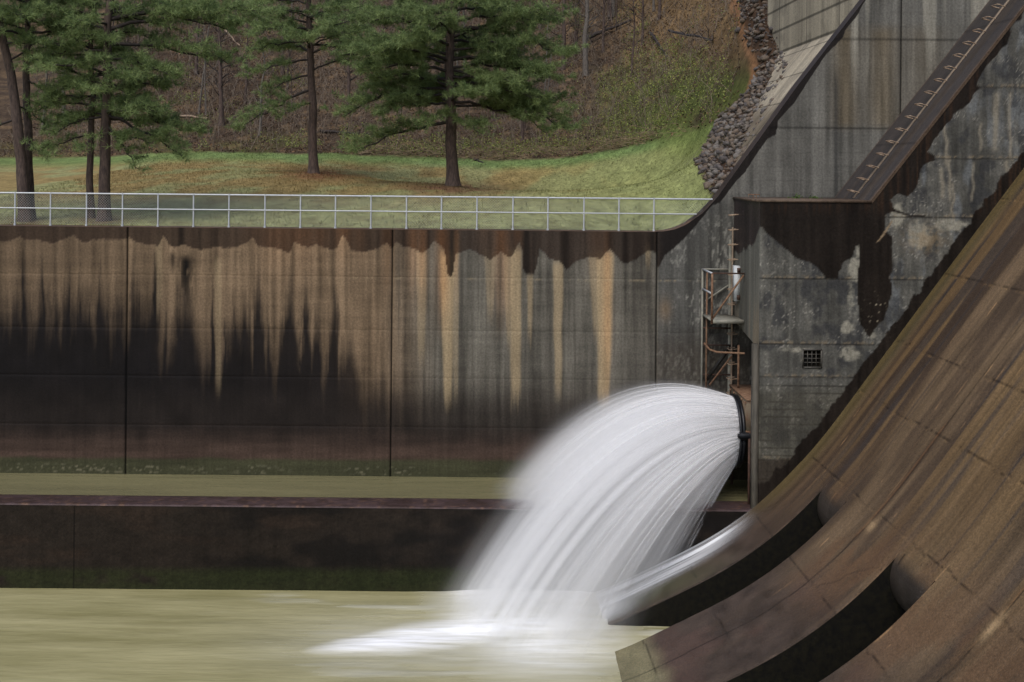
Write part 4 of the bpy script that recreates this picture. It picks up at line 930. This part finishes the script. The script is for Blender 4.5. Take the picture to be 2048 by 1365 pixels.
# pair close behind the fence
Y4 = 3.0; b4 = gp(208, 446, Y4)
ex4 = [lim((212, 230), (365, 318), Y4, -.5), lim((212, 160), (330, 250), Y4, .5), lim((215, 90), (455, 130), Y4, .6), lim((215, 60), (470, 60), Y4, .3), lim((210, 250), (275, 335), Y4, -.8), lim((208, 235), (100, 270), Y4, -.6), lim((208, 200), (85, 200), Y4, .4),
       lim((214, 30), (430, 20), Y4, .8), lim((212, 120), (340, 150), Y4, -.9), lim((208, 150), (150, 175), Y4, -1), lim((208, 262), (160, 300), Y4, -1.0), lim((210, 270), (300, 290), Y4, -.9), lim((215, 40), (520, 25), Y4, 1.2), lim((210, 225), (330, 225), Y4, .9)]
pine('thicker trunked pine of the close pair behind the fence, with long boughs reaching right', trunkline(b4, [(211, 300), (212, 150), (222, 0)], Y4, (.2, 7)), .215, P(210, 240, Y4)[2],
     lambda h, a: 2.6*(1-h/10)+.4, 64, 63, 1.15, ex4)
Y3 = 3.9; b3 = gp(181, 446, Y3)
ex3 = [lim((183, 160), (60, 120), Y3, .4), lim((183, 100), (90, 50), Y3, -.4), lim((183, 230), (110, 250), Y3, .5), lim((184, 80), (260, 60), Y3, .8), lim((183, 270), (95, 300), Y3, -.3)]
pine('thinner pine of the close pair, its slim wavy trunk just left of the thick one', trunkline(b3, [(184, 320), (184, 190), (178, 120), (192, 0)], Y3, (.3, 6)), .135, P(182, 180, Y3)[2],
     lambda h, a: 1.7*(1-h/9)+.4, 40, 64, 1.05, ex3)
Y1 = 2.7; b1 = gp(52, 446, Y1)
pine('forked leaning pine at the far left behind the fence, darker and thick trunked', trunkline(b1, [(38, 300), (30, 210), (10, 90), (-8, 0)], Y1, (-.4, 6)), .22, P(30, 90, Y1)[2],
     lambda h, a: 2.4*(1-h/9)+.4, 36, 65, 1.1, [lim((38, 280), (95, 318), Y1, -.6), lim((30, 240), (-60, 300), Y1, -.5), lim((20, 120), (100, 90), Y1, .6), lim((30, 210), (90, 250), Y1, .8)])
Y2 = 3.4; b2 = gp(60, 446, Y2)
pine('straight pine at the far left, standing right behind the leaning forked one', trunkline(b2, [(57, 300), (50, 150), (54, 0)], Y2, (.1, 6)), .175, P(52, 70, Y2)[2],
     lambda h, a: 2.3*(1-h/9)+.4, 36, 66, 1.1, [lim((52, 100), (120, 60), Y2, .4), lim((54, 160), (110, 200), Y2, -.4), lim((50, 60), (-30, 40), Y2, -.3)])
# bare and thin trees on the wooded slope
def bare(label, px, py, hgt, rad, lean, seed, curve=.3, nb=16, mat=None, sprig=0, group='bare trees on the hillside'):
    r = np.random.default_rng(seed); b = hit(px, py) - np.array([0, 0, .1]); root = empty('bare_tree', tuple(b), label=label, category='tree', group=group)
    t = np.linspace(0, 1, 22)[:, None]; c = b+np.array([lean*hgt, 0, hgt])*t; c[:, 0] += (fbm(t[:, 0]*4, 0, seed)-.5)*curve*2*t[:, 0]; c[:, 1] += (fbm(t[:, 0]*4, 5, seed)-.5)*curve*2*t[:, 0]
    mb = MB().tube(c, rad*(1.15-.75*t[:, 0])+rad*.3*np.exp(-t[:, 0]*hgt/.3), 9); part(mb, 'trunk', mat or M_bark, root, smooth=True)
    mb = MB(); LP = []
    for k in range(nb):
        s = r.uniform(.22, .98); q = np.array([np.interp(s*21, np.arange(22), c[:, j]) for j in range(3)]); a = r.uniform(0, 6.28); L = r.uniform(.5, 1.0)*hgt*.22*(1.2-s)+.5
        d = np.array([math.cos(a), math.sin(a), r.uniform(.3, 1.1)]); d /= np.linalg.norm(d); u = np.linspace(0, 1, 8)[:, None]
        w = q+d*L*u+np.cumsum(r.normal(size=(8, 3))*.05*L, 0)*u; mb.tube(w, rad*.24*(1-.85*u[:, 0])+.006, 4)
        for _ in range(5):
            m_ = r.integers(3, 8); e = r.normal(size=3); e[2] = abs(e[2])*.8; e /= np.linalg.norm(e); l2 = L*r.uniform(.2, .45)
            mb.tube(np.array([w[m_], w[m_]+e*l2*.5+r.normal(size=3)*.04, w[m_]+e*l2]), [.011, .008, .004], 3); LP.append(w[m_]+e*l2*r.uniform(.4, 1, (6, 1)))
    part(mb, 'branches', M_limb if mat is None else mat, root)
    if sprig:
        LP = np.concatenate(LP); n_ = len(LP)*sprig; pp = LP[r.integers(0, len(LP), n_)]+r.normal(size=(n_, 3))*.22
        part(leaf_quads(pp, r, .035, (128, 130, 62), (96, 108, 54)), 'foliage', M_leaf, root)
    return root
def leaf_quads(pp, r, sz, c1, c2, k=.62, flat=0):
    n = len(pp); a = r.normal(size=(n, 3)); a[:, 2] *= (1-flat); a /= np.linalg.norm(a, axis=1)[:, None]; b = np.cross(a, r.normal(size=(n, 3))+np.array([0, 0, flat*4])); b /= np.linalg.norm(b, axis=1)[:, None]
    s = sz*r.uniform(.5, 1.4, (n, 1)); V = np.stack([pp-a*s, pp-b*s*.5, pp+a*s, pp+b*s*.5], 1)
    t = r.uniform(0, 1, (n, 1, 1)); C = (lin(c1, k)*(1-t)+lin(c2, k)*t)*r.uniform(.65, 1.3, (n, 1, 1)); C = np.broadcast_to(C, (n, 4, 3))
    return MB().add(V.reshape(-1, 3), np.arange(n*4).reshape(-1, 4), np.concatenate([C, np.ones((n, 4, 1))], -1).reshape(-1, 4))
BT = [(1171, 152, 9, .15, 0, 'straight grey mottled trunk right of the broad pine, the tallest on the open slope', M_grey, 0),
      (1126, 140, 8, .13, .02, 'dark upright trunk close left of the straight grey mottled trunk', None, 0),
      (1206, 104, 7, .07, .01, 'thin dark sapling just right of the straight grey mottled trunk', None, 0),
      (1224, 34, 8, .17, .03, 'stout grey trunk at the top edge above the fallen tree', M_grey, 0),
      (1233, 62, 6, .035, 0, 'very thin pole sapling crossing the stout grey trunk', None, 0),
      (1263, 152, 6, .06, 0.02, 'bare slender tree with forked top beside the green thicket', None, 0),
      (1285, 90, 6, .07, -.02, 'short dark stem above the green thicket, right of the slender forked tree', None, 0),
      (1318, 40, 7, .09, .05, 'thin leaning tree high on the dry slope left of the footpath', None, 0),
      (1150, 112, 5, .05, .08, 'small sapling with yellow-green buds beside the broad pine', None, 3),
      (1045, 285, 6, .075, -.01, 'thin trunk under the right side of the broad pine, left of its twin', None, 0),
      (1048, 262, 7, .08, .01, 'dark trunk seen low behind the right boughs of the broad pine', None, 0),
      (989, 242, 7, .10, 0, 'reddish brown trunk behind the broad pine, just right of its stem', None, 0),
      (928, 165, 9, .07, 0, 'thin grey pole right behind the stem of the broad pine', M_grey, 0),
      (914, 168, 9, .05, .01, 'second thin pole behind the stem of the broad pine', M_grey, 0),
      (851, 170, 9, .15, 0, 'dark stout trunk behind the left boughs of the broad pine', None, 0),
      (803, 165, 8, .11, .02, 'dark trunk on the slope between the slim pine and the broad pine', None, 0),
      (696, 228, 8, .09, .01, 'thin trunk standing right of the slim pine at the foot of the slope', None, 0),
      (740, 120, 8, .07, -.02, 'thin bare tree high up between the slim and the broad pine', None, 0),
      (519, 272, 6, .07, .04, 'grey leaning sapling left of the slim pine with buds', M_grey, 1),
      (443, 252, 7, .13, -.03, 'crooked bare tree in the middle of the gap left of the slim pine', None, 0),
      (392, 150, 8, .09, .02, 'bare tree on the brown slope behind the long pine boughs', None, 0),
      (565, 150, 9, .10, 0, 'bare trunk high on the slope behind the slim pine, to its left', None, 0),
      (245, 240, 8, .10, .03, 'bare tree behind the close pair of pines, to their right', None, 0),
      (85, 260, 7, .07, .06, 'thin bare tree between the far left pines and the close pair', M_grey, 1),
      (128, 235, 8, .09, -.02, 'grey bare tree just left of the close pair of pines', M_grey, 1),
      (655, 60, 8, .10, 0, 'bare trunk at the top edge right of the slim pine', None, 0),
      (330, 60, 8, .10, .02, 'bare trunk at the top edge behind the long pine boughs', None, 0),
      (470, 40, 8, .09, -.02, 'bare trunk at the top edge between the pair and the slim pine', None, 0),
      (1080, 60, 8, .10, 0, 'bare trunk at the top edge by the right tips of the broad pine', None, 0)]
for i, (x, y, hh, rd, ln, lb, mt, sp) in enumerate(BT): bare(lb, x, y, hh, rd*1.3, ln, 300+i, mat=mt, sprig=sp)
rs = np.random.default_rng(808)
for i in range(30):
    x_ = rs.uniform(20, 1330); y_ = rs.uniform(20, 250) if x_ < 1150 else rs.uniform(5, 110)
    bare('thin bare sapling among the brown leaf litter of the far wooded slope', x_, y_, rs.uniform(4.5, 8), rs.uniform(.04, .10), rs.normal()*.06, 500+i, nb=11, mat=[None, M_grey][i % 3 == 0], group='thin saplings in the far woods')
def log(label, a, b, r0, r1, da, db, seed, twigs=6, mat=None):
    r = np.random.default_rng(seed); A_ = hit(*a)+np.array([0, 0, da]); B_ = hit(*b)+np.array([0, 0, db]); t = np.linspace(0, 1, 14)[:, None]
    c = A_+(B_-A_)*t+np.array([0, 0, 1])*(fbm(t[:, 0]*3, 0, seed)-.5)[:, None]*.3; root = empty('fallen_log', tuple(A_), label=label, category='log', group='fallen wood on the slope')
    part(MB().tube(c, r0+(r1-r0)*t[:, 0], 8), 'trunk', mat or M_limb, root, smooth=True)
    if twigs:
        mb = MB()
        for _ in range(twigs):
            k = r.integers(4, 14); d = r.normal(size=3); d[2] = abs(d[2])*.7; d /= np.linalg.norm(d); L = r.uniform(.4, 1.4); mb.tube(np.array([c[k], c[k]+d*L*.5+r.normal(size=3)*.1, c[k]+d*L]), [.03, .02, .008], 4)
        part(mb, 'branches', mat or M_limb, root)
log('dark fallen tree leaning uphill right of the straight grey mottled trunk', (1172, 92), (1262, 48), .16, .08, .5, .3, 1)
log('dark fallen branches lying above the green thicket', (1338, 72), (1425, 92), .10, .05, .3, .2, 2, 14)
log('dark broken limb hanging down into the green thicket', (1300, 78), (1335, 118), .12, .05, .4, .2, 3, 5)
log('pale brown log lying at the slope foot behind the long pine boughs', (312, 232), (415, 240), .10, .07, .1, .1, 4, 0, M_rung)
log('pale broken bough lying high on the slope left of the slim pine', (450, 68), (480, 96), .09, .05, .3, .1, 5, 1, M_rung)
log('dark thin log along the lawn edge behind the slim pine', (640, 268), (760, 276), .09, .05, .15, .15, 6, 8)
log('curved dark stick lying on the lawn edge right of the broad pine', (948, 322), (968, 327), .06, .05, .15, .02, 7, 0)

# ================================================================ UNDERGROWTH, LITTER, GRASS
def scatter(n, test, x0, x1, y0, y1, r):
    X = r.uniform(x0, x1, n); Y = y0+(y1-y0)*r.uniform(0, 1, n)**.8; Z = ground(X, Y); x, y = topx(X, Y, Z); k = test(x, y, X, Y, Z); return np.stack([X, Y, Z], -1)[k]
r = np.random.default_rng(77)
def edge_(x): return np.interp(x, [-300, 0, 200, 380, 700, 1000, 1150, 1230, 1300, 1400, 1440], [318, 316, 314, 304, 309, 321, 314, 300, 284, 262, 240])
inhill = lambda x, y, X, Y, Z: (y < edge_(x)) & (y > -60) & (x > -80) & (x < 1480) & (sdf_poly(x, y, riprap) < 2)
pp = scatter(90000, inhill, -32, 18, 12, 75, r); pp[:, 2] += r.uniform(.01, .12, len(pp))
n1 = int(len(pp)*.62); mb = leaf_quads(pp[:n1], r, .09, (104, 82, 66), (68, 54, 46), .95, .5); m2 = leaf_quads(pp[n1:], r, .08, (142, 112, 82), (98, 78, 52), .95, .5)
mb.add(m2.v[0], m2.f[0], m2.c[0]); mb.build('leaf_litter', M_leaf, kind='stuff', label='brown fallen leaves covering the wooded slope', category='leaf litter')
green = lambda x, y, X, Y, Z: inhill(x, y, X, Y, Z) & ((((x-1330)/130)**2+((y-205)/95)**2 < 1.15+.4*(vn(X*.8, Y*.8, 5)-.5)) | ((edge_(x)-y < 34+20*(vn(X*.5, 0, 7)-.5)) & (x > 680)) | (vn(X*.7, Y*.7, 11) > .80))
pp = scatter(210000, green, -30, 16, 10, 62, r); hgt = .15+.9*vn(pp[:, 0]*.9, pp[:, 1]*.9, 13)+1.5*vn(pp[:, 0]*.7, pp[:, 1]*.7, 15)**2*ss(3, 6, pp[:, 0]); pp[:, 2] += hgt*r.uniform(.05, 1, len(pp))
leaf_quads(pp, r, .048, (130, 134, 70), (76, 90, 48), 1.7).build('green_undergrowth', M_leaf, kind='stuff', label='low green brush spreading over the slope foot beside the rock strip', category='undergrowth')
pp = scatter(9000, inhill, -32, 18, 12, 70, r); mb = MB(); br = MB()
for p in pp[:4600]:
    L = r.uniform(.4, 2.6); d = np.array([r.normal()*.35, r.normal()*.35, 1]); b = p+d*L*.5+r.normal(size=3)*.1*L; e = p+d*L+r.normal(size=3)*.25*L
    br.tube(np.array([p, b, e]), [.014, .011, .005], 3)
    for _ in range(3):
        q = b+(e-b)*r.uniform(0, 1); br.tube(np.array([q, q+r.normal(size=3)*.25*L*.6]), [.007, .003], 3)
br.build('brushwood', plain('brushwood_stems', (98, 86, 76), (146, 132, 116), 2, .85, bmp=0, k=.95), kind='stuff', label='tangle of bare brown stems and twigs on the slope', category='brushwood')
pile = lambda x, y, X, Y, Z: (y < edge_(x)+4) & (y > edge_(x)-16) & (x > 660) & (x < 1420)
pp = scatter(30000, pile, -8, 14, 18, 42, r); br = MB()
for p in pp[:900]:
    a = r.uniform(0, 6.28); L = r.uniform(.3, 1.4); q = p+np.array([0, 0, r.uniform(.02, .4)]); d = np.array([math.cos(a), math.sin(a)*.5, r.normal()*.25])
    br.tube(np.array([q, q+d*L*.5+r.normal(size=3)*.06, q+d*L]), [.016, .012, .006], 3)
br.build('brush_pile', plain('dry_branches', (112, 94, 74), (160, 142, 114), 2, .85, bmp=0, k=.95), kind='stuff', label='dry cut branches heaped along the far edge of the lawn', category='brushwood')
lawn = lambda x, y, X, Y, Z: (y > edge_(x)-3) & (y < 462) & (x > -40) & (x < 1450) & (sdf_poly(x, y, riprap) < -2)
pp = scatter(90000, lawn, -20, 12, .8, 40, r); n_ = len(pp); d = r.normal(size=(n_, 3))*.5; d[:, 2] = 1; w = r.normal(size=(n_, 3)); w[:, 2] = 0; w *= .012
L = .03+.07*r.uniform(0, 1, (n_, 1))*(.4+vn(pp[:, 0]*1.5, pp[:, 1]*1.5, 3))[:, None]; V = np.stack([pp-w, pp+w, pp+d*L], 1); gc = ground_colour(pp[:, 0], pp[:, 1], pp[:, 2])[:, None, :3]*r.uniform(.75, 1.35, (n_, 1, 1))
MB().add(V.reshape(-1, 3), np.arange(n_*3).reshape(-1, 3), np.concatenate([np.broadcast_to(gc, (n_, 3, 3)), np.ones((n_, 3, 1))], -1).reshape(-1, 4)).build('grass', M_leaf, kind='stuff', label='short rough grass blades on the lawn behind the fence', category='grass')

# ================================================================ RIPRAP
M_stone = [plain('grey_stone', (98, 94, 92), (136, 128, 120), 2.5, .85, bmp=.4, k=.88), plain('brown_stone', (98, 86, 76), (124, 110, 96), 2.5, .85, bmp=.4, k=.88), plain('dark_stone', (74, 70, 70), (104, 96, 92), 2.5, .85, bmp=.4, k=.88)]
import bmesh
def stone_verts(seed):
    r_ = np.random.default_rng(seed); bm = bmesh.new(); bmesh.ops.create_icosphere(bm, subdivisions=1, radius=1)
    for v in bm.verts: v.co *= r_.uniform(.62, 1.15)
    ex_, ez_ = r_.uniform(1.0, 1.5), r_.uniform(.4, .7)
    for v in bm.verts: v.co.z *= ez_; v.co.x *= ex_; v.co.y *= .85
    V = np.array([v.co[:] for v in bm.verts]); Fc = np.array([[v.index for v in f.verts] for f in bm.faces]); bm.free(); return V, Fc
SV = [stone_verts(i) for i in range(8)]
inrip = lambda x, y, X, Y, Z: (sdf_poly(x, y, riprap) > -2) & (sdf_poly(x, y, pathp) < 1) & (Y > .9)
pp = scatter(26000, inrip, 6.5, 17, .8, 30, r); print('stones', len(pp))
sz = .06+.19*r.uniform(0, 1, len(pp))**3; keep = []
cell = {}
for i in range(len(pp)):
    k = (int(pp[i, 0]/.13), int(pp[i, 1]/.13))
    if k in cell: continue
    cell[k] = 1; keep.append(i)
pp = pp[keep]; sz = sz[keep]; print('stones kept', len(pp))
app = sz/(pp[:, 1]+40); order = np.argsort(-app)
protos = []
for i, (V, Fc) in enumerate(SV):
    me = MB().add(V, Fc).mesh('riprap_stone'); me.materials.append(M_stone[i % 3]); protos.append(me)
for n0, i in enumerate(order[:280]):
    o = bpy.data.objects.new('riprap_stone', protos[n0 % 8]); col.objects.link(o); s = sz[i]
    o.location = pp[i]+np.array([0, 0, s*.25]); o.scale = (s, s*r.uniform(.8, 1.1), s); o.rotation_euler = (r.normal()*.4, r.normal()*.4, r.uniform(0, 6.28))
    tag(o, 'angular stone among many in the loose rock strip beside the dam', 'stone', 'riprap stones beside the dam')
mbs = [MB(), MB(), MB()]
for i in order[280:]:
    V, Fc = SV[r.integers(8)]; a = r.uniform(0, 6.28); R_ = np.array([[math.cos(a), -math.sin(a), 0], [math.sin(a), math.cos(a), 0], [0, 0, 1]])
    v = (V*sz[i])@R_.T; v[:, 2] += v[:, 0]*r.normal()*.4; mbs[0].add(v+pp[i]+np.array([0, 0, sz[i]*.25]), Fc, np.tile(np.append(lin([(118, 110, 102), (112, 98, 86), (90, 84, 82)][r.integers(3)], .88)*r.uniform(.6, 1.2), .9), (len(v), 1)))
mbs[0].build('riprap_rubble', M_ground, kind='stuff', label='smaller broken rubble filling the loose rock strip beside the dam', category='rubble')
for (x, lb) in ((1592, 'small green weed growing on the pier top, left one near the pipe frame'), (1628, 'small green weed growing on the pier top, right one nearer the sloping wall')):
    c = np.array(P(x, 397, -1.6)); c[2] = ZPT+.08; root = empty('weed', tuple(c), label=lb, category='plant'); q = c+np.abs(r.normal(size=(60, 3)))*np.array([0, 0, .05])+r.normal(size=(60, 3))*np.array([.1, .1, 0])
    part(leaf_quads(q, r, .03, (96, 122, 52), (70, 98, 40), .8), 'leaves', M_leaf, root)

# ================================================================ THE JET
def T_(cph):
    h = (1-cph)/2; return .47+.60*h+.50*h*h
def G_(d): return .106*d*d+.0006*d**3
mb = MB(); ds = np.concatenate([[0, .05, .15, .3, .6], np.arange(1, 11.6, .4)]); ph = np.linspace(0, 2*math.pi, 41)
DD, PH = np.meshgrid(ds, ph, indexing='ij'); RR = (R0+T_(np.cos(PH))*DD)*1.2
V = np.stack([-DD, RR*np.sin(PH), RR*np.cos(PH)-G_(DD)], -1)
V[..., 1] -= .15*DD; V[..., 1] = np.clip(V[..., 1], -12, -NZ[1]-.02); V[..., 2] = np.clip(V[..., 2], -NZ[2]+.03, 9)
V[..., 0] -= .02
mb.grid(V); mb.grid(np.stack([V[0], V[0]*np.array([1, 0, 0])+np.array([0, 0, 0])], 0)[::-1]); mb.grid(np.stack([V[-1], V[-1]*0+V[-1].mean(0)], 0))
m = bpy.data.materials.new('spray'); m.use_nodes = True; t = m.node_tree; t.nodes.clear(); out = t.nodes.new('ShaderNodeOutputMaterial')
pv = t.nodes.new('ShaderNodeVolumePrincipled'); t.links.new(pv.outputs[0], out.inputs['Volume']); pv.inputs['Color'].default_value = (.998, .998, 1, 1); pv.inputs['Anisotropy'].default_value = .2
tc = t.nodes.new('ShaderNodeTexCoord'); sp = t.nodes.new('ShaderNodeSeparateXYZ'); t.links.new(tc.outputs['Object'], sp.inputs[0])
x_, y_, z_ = sp.outputs
def Mx(op, a, b=None, c=None):
    n = t.nodes.new('ShaderNodeMath'); n.operation = op
    for i, v in enumerate((a, b, c)):
        if v is None: continue
        if isinstance(v, (int, float)): n.inputs[i].default_value = v
        else: t.links.new(v, n.inputs[i])
    return n.outputs[0]
dx = Mx('MULTIPLY', x_, -1); d2 = Mx('MULTIPLY', dx, dx); g = Mx('MULTIPLY_ADD', d2, .106, Mx('MULTIPLY', Mx('MULTIPLY', d2, dx), .0006))
y_ = Mx('MULTIPLY_ADD', dx, .15, y_); zz_ = Mx('ADD', z_, g); rr_ = Mx('SQRT', Mx('ADD', Mx('MULTIPLY', y_, y_), Mx('MULTIPLY', zz_, zz_))); rr_ = Mx('MAXIMUM', rr_, .01)
cphn = Mx('DIVIDE', zz_, rr_); sphn = Mx('DIVIDE', y_, rr_)
hh = Mx('MULTIPLY_ADD', cphn, -.5, .5); Tn = Mx('ADD', Mx('MULTIPLY_ADD', hh, .60, .47), Mx('MULTIPLY', Mx('MULTIPLY', hh, hh), .50)); Rn = Mx('MULTIPLY_ADD', Tn, dx, R0); q = Mx('DIVIDE', rr_, Rn)
cv = t.nodes.new('ShaderNodeCombineXYZ'); t.links.new(Mx('MULTIPLY', cphn, 8), cv.inputs[0]); t.links.new(Mx('MULTIPLY', sphn, 8), cv.inputs[1]); t.links.new(Mx('MULTIPLY_ADD', q, 3.0, Mx('MULTIPLY', dx, .06)), cv.inputs[2])
nz = t.nodes.new('ShaderNodeTexNoise'); nz.inputs['Scale'].default_value = 1.1; nz.inputs['Detail'].default_value = 4; nz.inputs['Roughness'].default_value = .68; t.links.new(cv.outputs[0], nz.inputs['Vector'])
def mr(src, a, b, c, d, sm=False):
    n = t.nodes.new('ShaderNodeMapRange'); n.interpolation_type = 'SMOOTHSTEP' if sm else 'LINEAR'
    for i, v in enumerate((a, b, c, d)): n.inputs[i+1].default_value = v
    t.links.new(src, n.inputs[0]); return n.outputs[0]
edge = mr(q, .58, 1.19, 1, 0, True); edge = Mx('MULTIPLY', edge, Mx('MULTIPLY', edge, edge)); edge = Mx('MULTIPLY', edge, 1.25); shell = mr(q, .15, .75, .45, 1, True); st_ = mr(nz.outputs['Fac'], .38, .62, .12, 2.0)
low = mr(cphn, -1, .3, .22, 1, True)
dn = Mx('MULTIPLY', Mx('MULTIPLY', edge, shell), Mx('MULTIPLY', st_, low)); dn = Mx('DIVIDE', dn, Mx('POWER', Rn, 1.6))
far = mr(dx, 8.2, 10.8, 1, .0, True); dn = Mx('MULTIPLY', Mx('MULTIPLY', dn, far), 14.0)
t.links.new(dn, pv.inputs['Density'])
jet = mb.build('water_jet', m, kind='stuff', label='white fan of water spraying from the round valve into the basin', category='water jet'); jet.location = NZ
# crisp strands leaving the rim, thinning out along their flight
r = np.random.default_rng(99); m, t, b, o = newmat('water_strand'); a = N(t, 'ShaderNodeAttribute'); a.attribute_name = 'Col'; sp = N(t, 'ShaderNodeSeparateColor'); t.links.new(a.outputs['Color'], sp.inputs[0])
tr = N(t, 'ShaderNodeBsdfTransparent'); mx = N(t, 'ShaderNodeMixShader'); t.links.new(sp.outputs[0], mx.inputs[0]); t.links.new(tr.outputs[0], mx.inputs[1]); t.links.new(b.outputs[0], mx.inputs[2]); t.links.new(mx.outputs[0], o.inputs[0])
b.inputs['Base Color'].default_value = (.97, .97, .98, 1); b.inputs['Roughness'].default_value = 1; b.inputs['Specular IOR Level'].default_value = 0
mb = MB(); AL = []
for k in range(900):
    p_ = r.uniform(math.pi*.72, math.pi*2.05) if k % 4 else r.uniform(0, 6.28)     # mostly the side away from the wall
    cph, sph = math.cos(p_), math.sin(p_); qf = .97-.6*r.uniform(0, 1)**1.3; Lm = r.uniform(1.2, 8.5) if k % 2 else r.uniform(.5, 2.5)
    d = Lm*np.linspace(0, 1, 22)**1.3; rad_ = (R0*(.96+.05*qf)+0*d)*(1-np.minimum(d, .6)/.6*(1-qf)) + T_(cph)*d*qf
    c = np.stack([-d-.02, rad_*sph-.15*d, rad_*cph-G_(d)], -1)
    ok = (c[:, 2] > -NZ[2]+.05) & (c[:, 1] < -NZ[1]-.05); n_ok = int(np.argmin(ok)) if not ok.all() else 22
    if n_ok < 6: continue
    c = c[:n_ok]; d = d[:n_ok]; w = r.uniform(.004, .011)+r.uniform(.003, .012)*d; n0 = mb.n; mb.tube(c, w, 3)
    al = r.uniform(.08, .5)*(1 if cph > -.35 else .4)*np.exp(-d/(2.0 if cph > -.35 else 1.3))*np.clip((Lm-d)/(.5*Lm), 0, 1)
    AL.append(np.repeat(al, 3))
AL = np.concatenate(AL); c4 = np.ones((len(AL), 4)); c4[:, 0] = AL; mb.c = [c4.astype(np.float32)]
sj = mb.build('water_strands', m, kind='stuff'); sj.parent = jet
# film running down the first bucket tooth beside the divider wall
m, t, b, o = newmat('water_film'); a = N(t, 'ShaderNodeAttribute'); a.attribute_name = 'Col'; sp = N(t, 'ShaderNodeSeparateColor'); t.links.new(a.outputs['Color'], sp.inputs[0])
tr = N(t, 'ShaderNodeBsdfTransparent'); mx = N(t, 'ShaderNodeMixShader'); t.links.new(sp.outputs[0], mx.inputs[0]); t.links.new(tr.outputs[0], mx.inputs[1]); t.links.new(b.outputs[0], mx.inputs[2]); t.links.new(mx.outputs[0], o.inputs[0])
b.inputs['Base Color'].default_value = (.86, .88, .92, 1); b.inputs['Roughness'].default_value = 1; b.inputs['Specular IOR Level'].default_value = 0
Xf = np.arange(3.2, 8.7, .03); Yf = np.linspace(-6.2, YP-.01, 120); XX, YY = np.meshgrid(Xf, Yf, indexing='ij'); s = (YP-YY)
nf = fbm(YY*9, XX*.25, 951, 4); nb_ = fbm(YY*3, XX*.3, 953, 3)
al = (.30+.25*ss(8, 4.5, XX))*ss(1.5, .2, s-.13*(8.6-XX))*(.45+.9*ss(.3, .7, nf))+.5*np.exp(-((s-.42-.03*(8.6-XX))/.16)**2)*ss(.3, .55, nf)*ss(8.7, 7, XX)+.4*np.exp(-((s-.95-.06*(8.6-XX))/.18)**2)*ss(.3, .6, nf)*ss(7.9, 5.5, XX)+.5*ss(.6, .2, s)*ss(.4, .6, nb_)
al = np.clip(al*ss(8.65, 7.2, XX), 0, .92); al = np.maximum(al, ss(5.0, 3.7, XX)*ss(2.7, 1.6, s)*.72)
cc = np.zeros(XX.shape+(4,)); cc[..., 0] = al; cc[..., 3] = 1
MB().grid(np.stack([XX, YY, prof(XX)+.025+.03*al], -1), cc).build('water_film', m, smooth=True, kind='stuff', label='thin white runs of water sliding down the first bucket tooth', category='water')
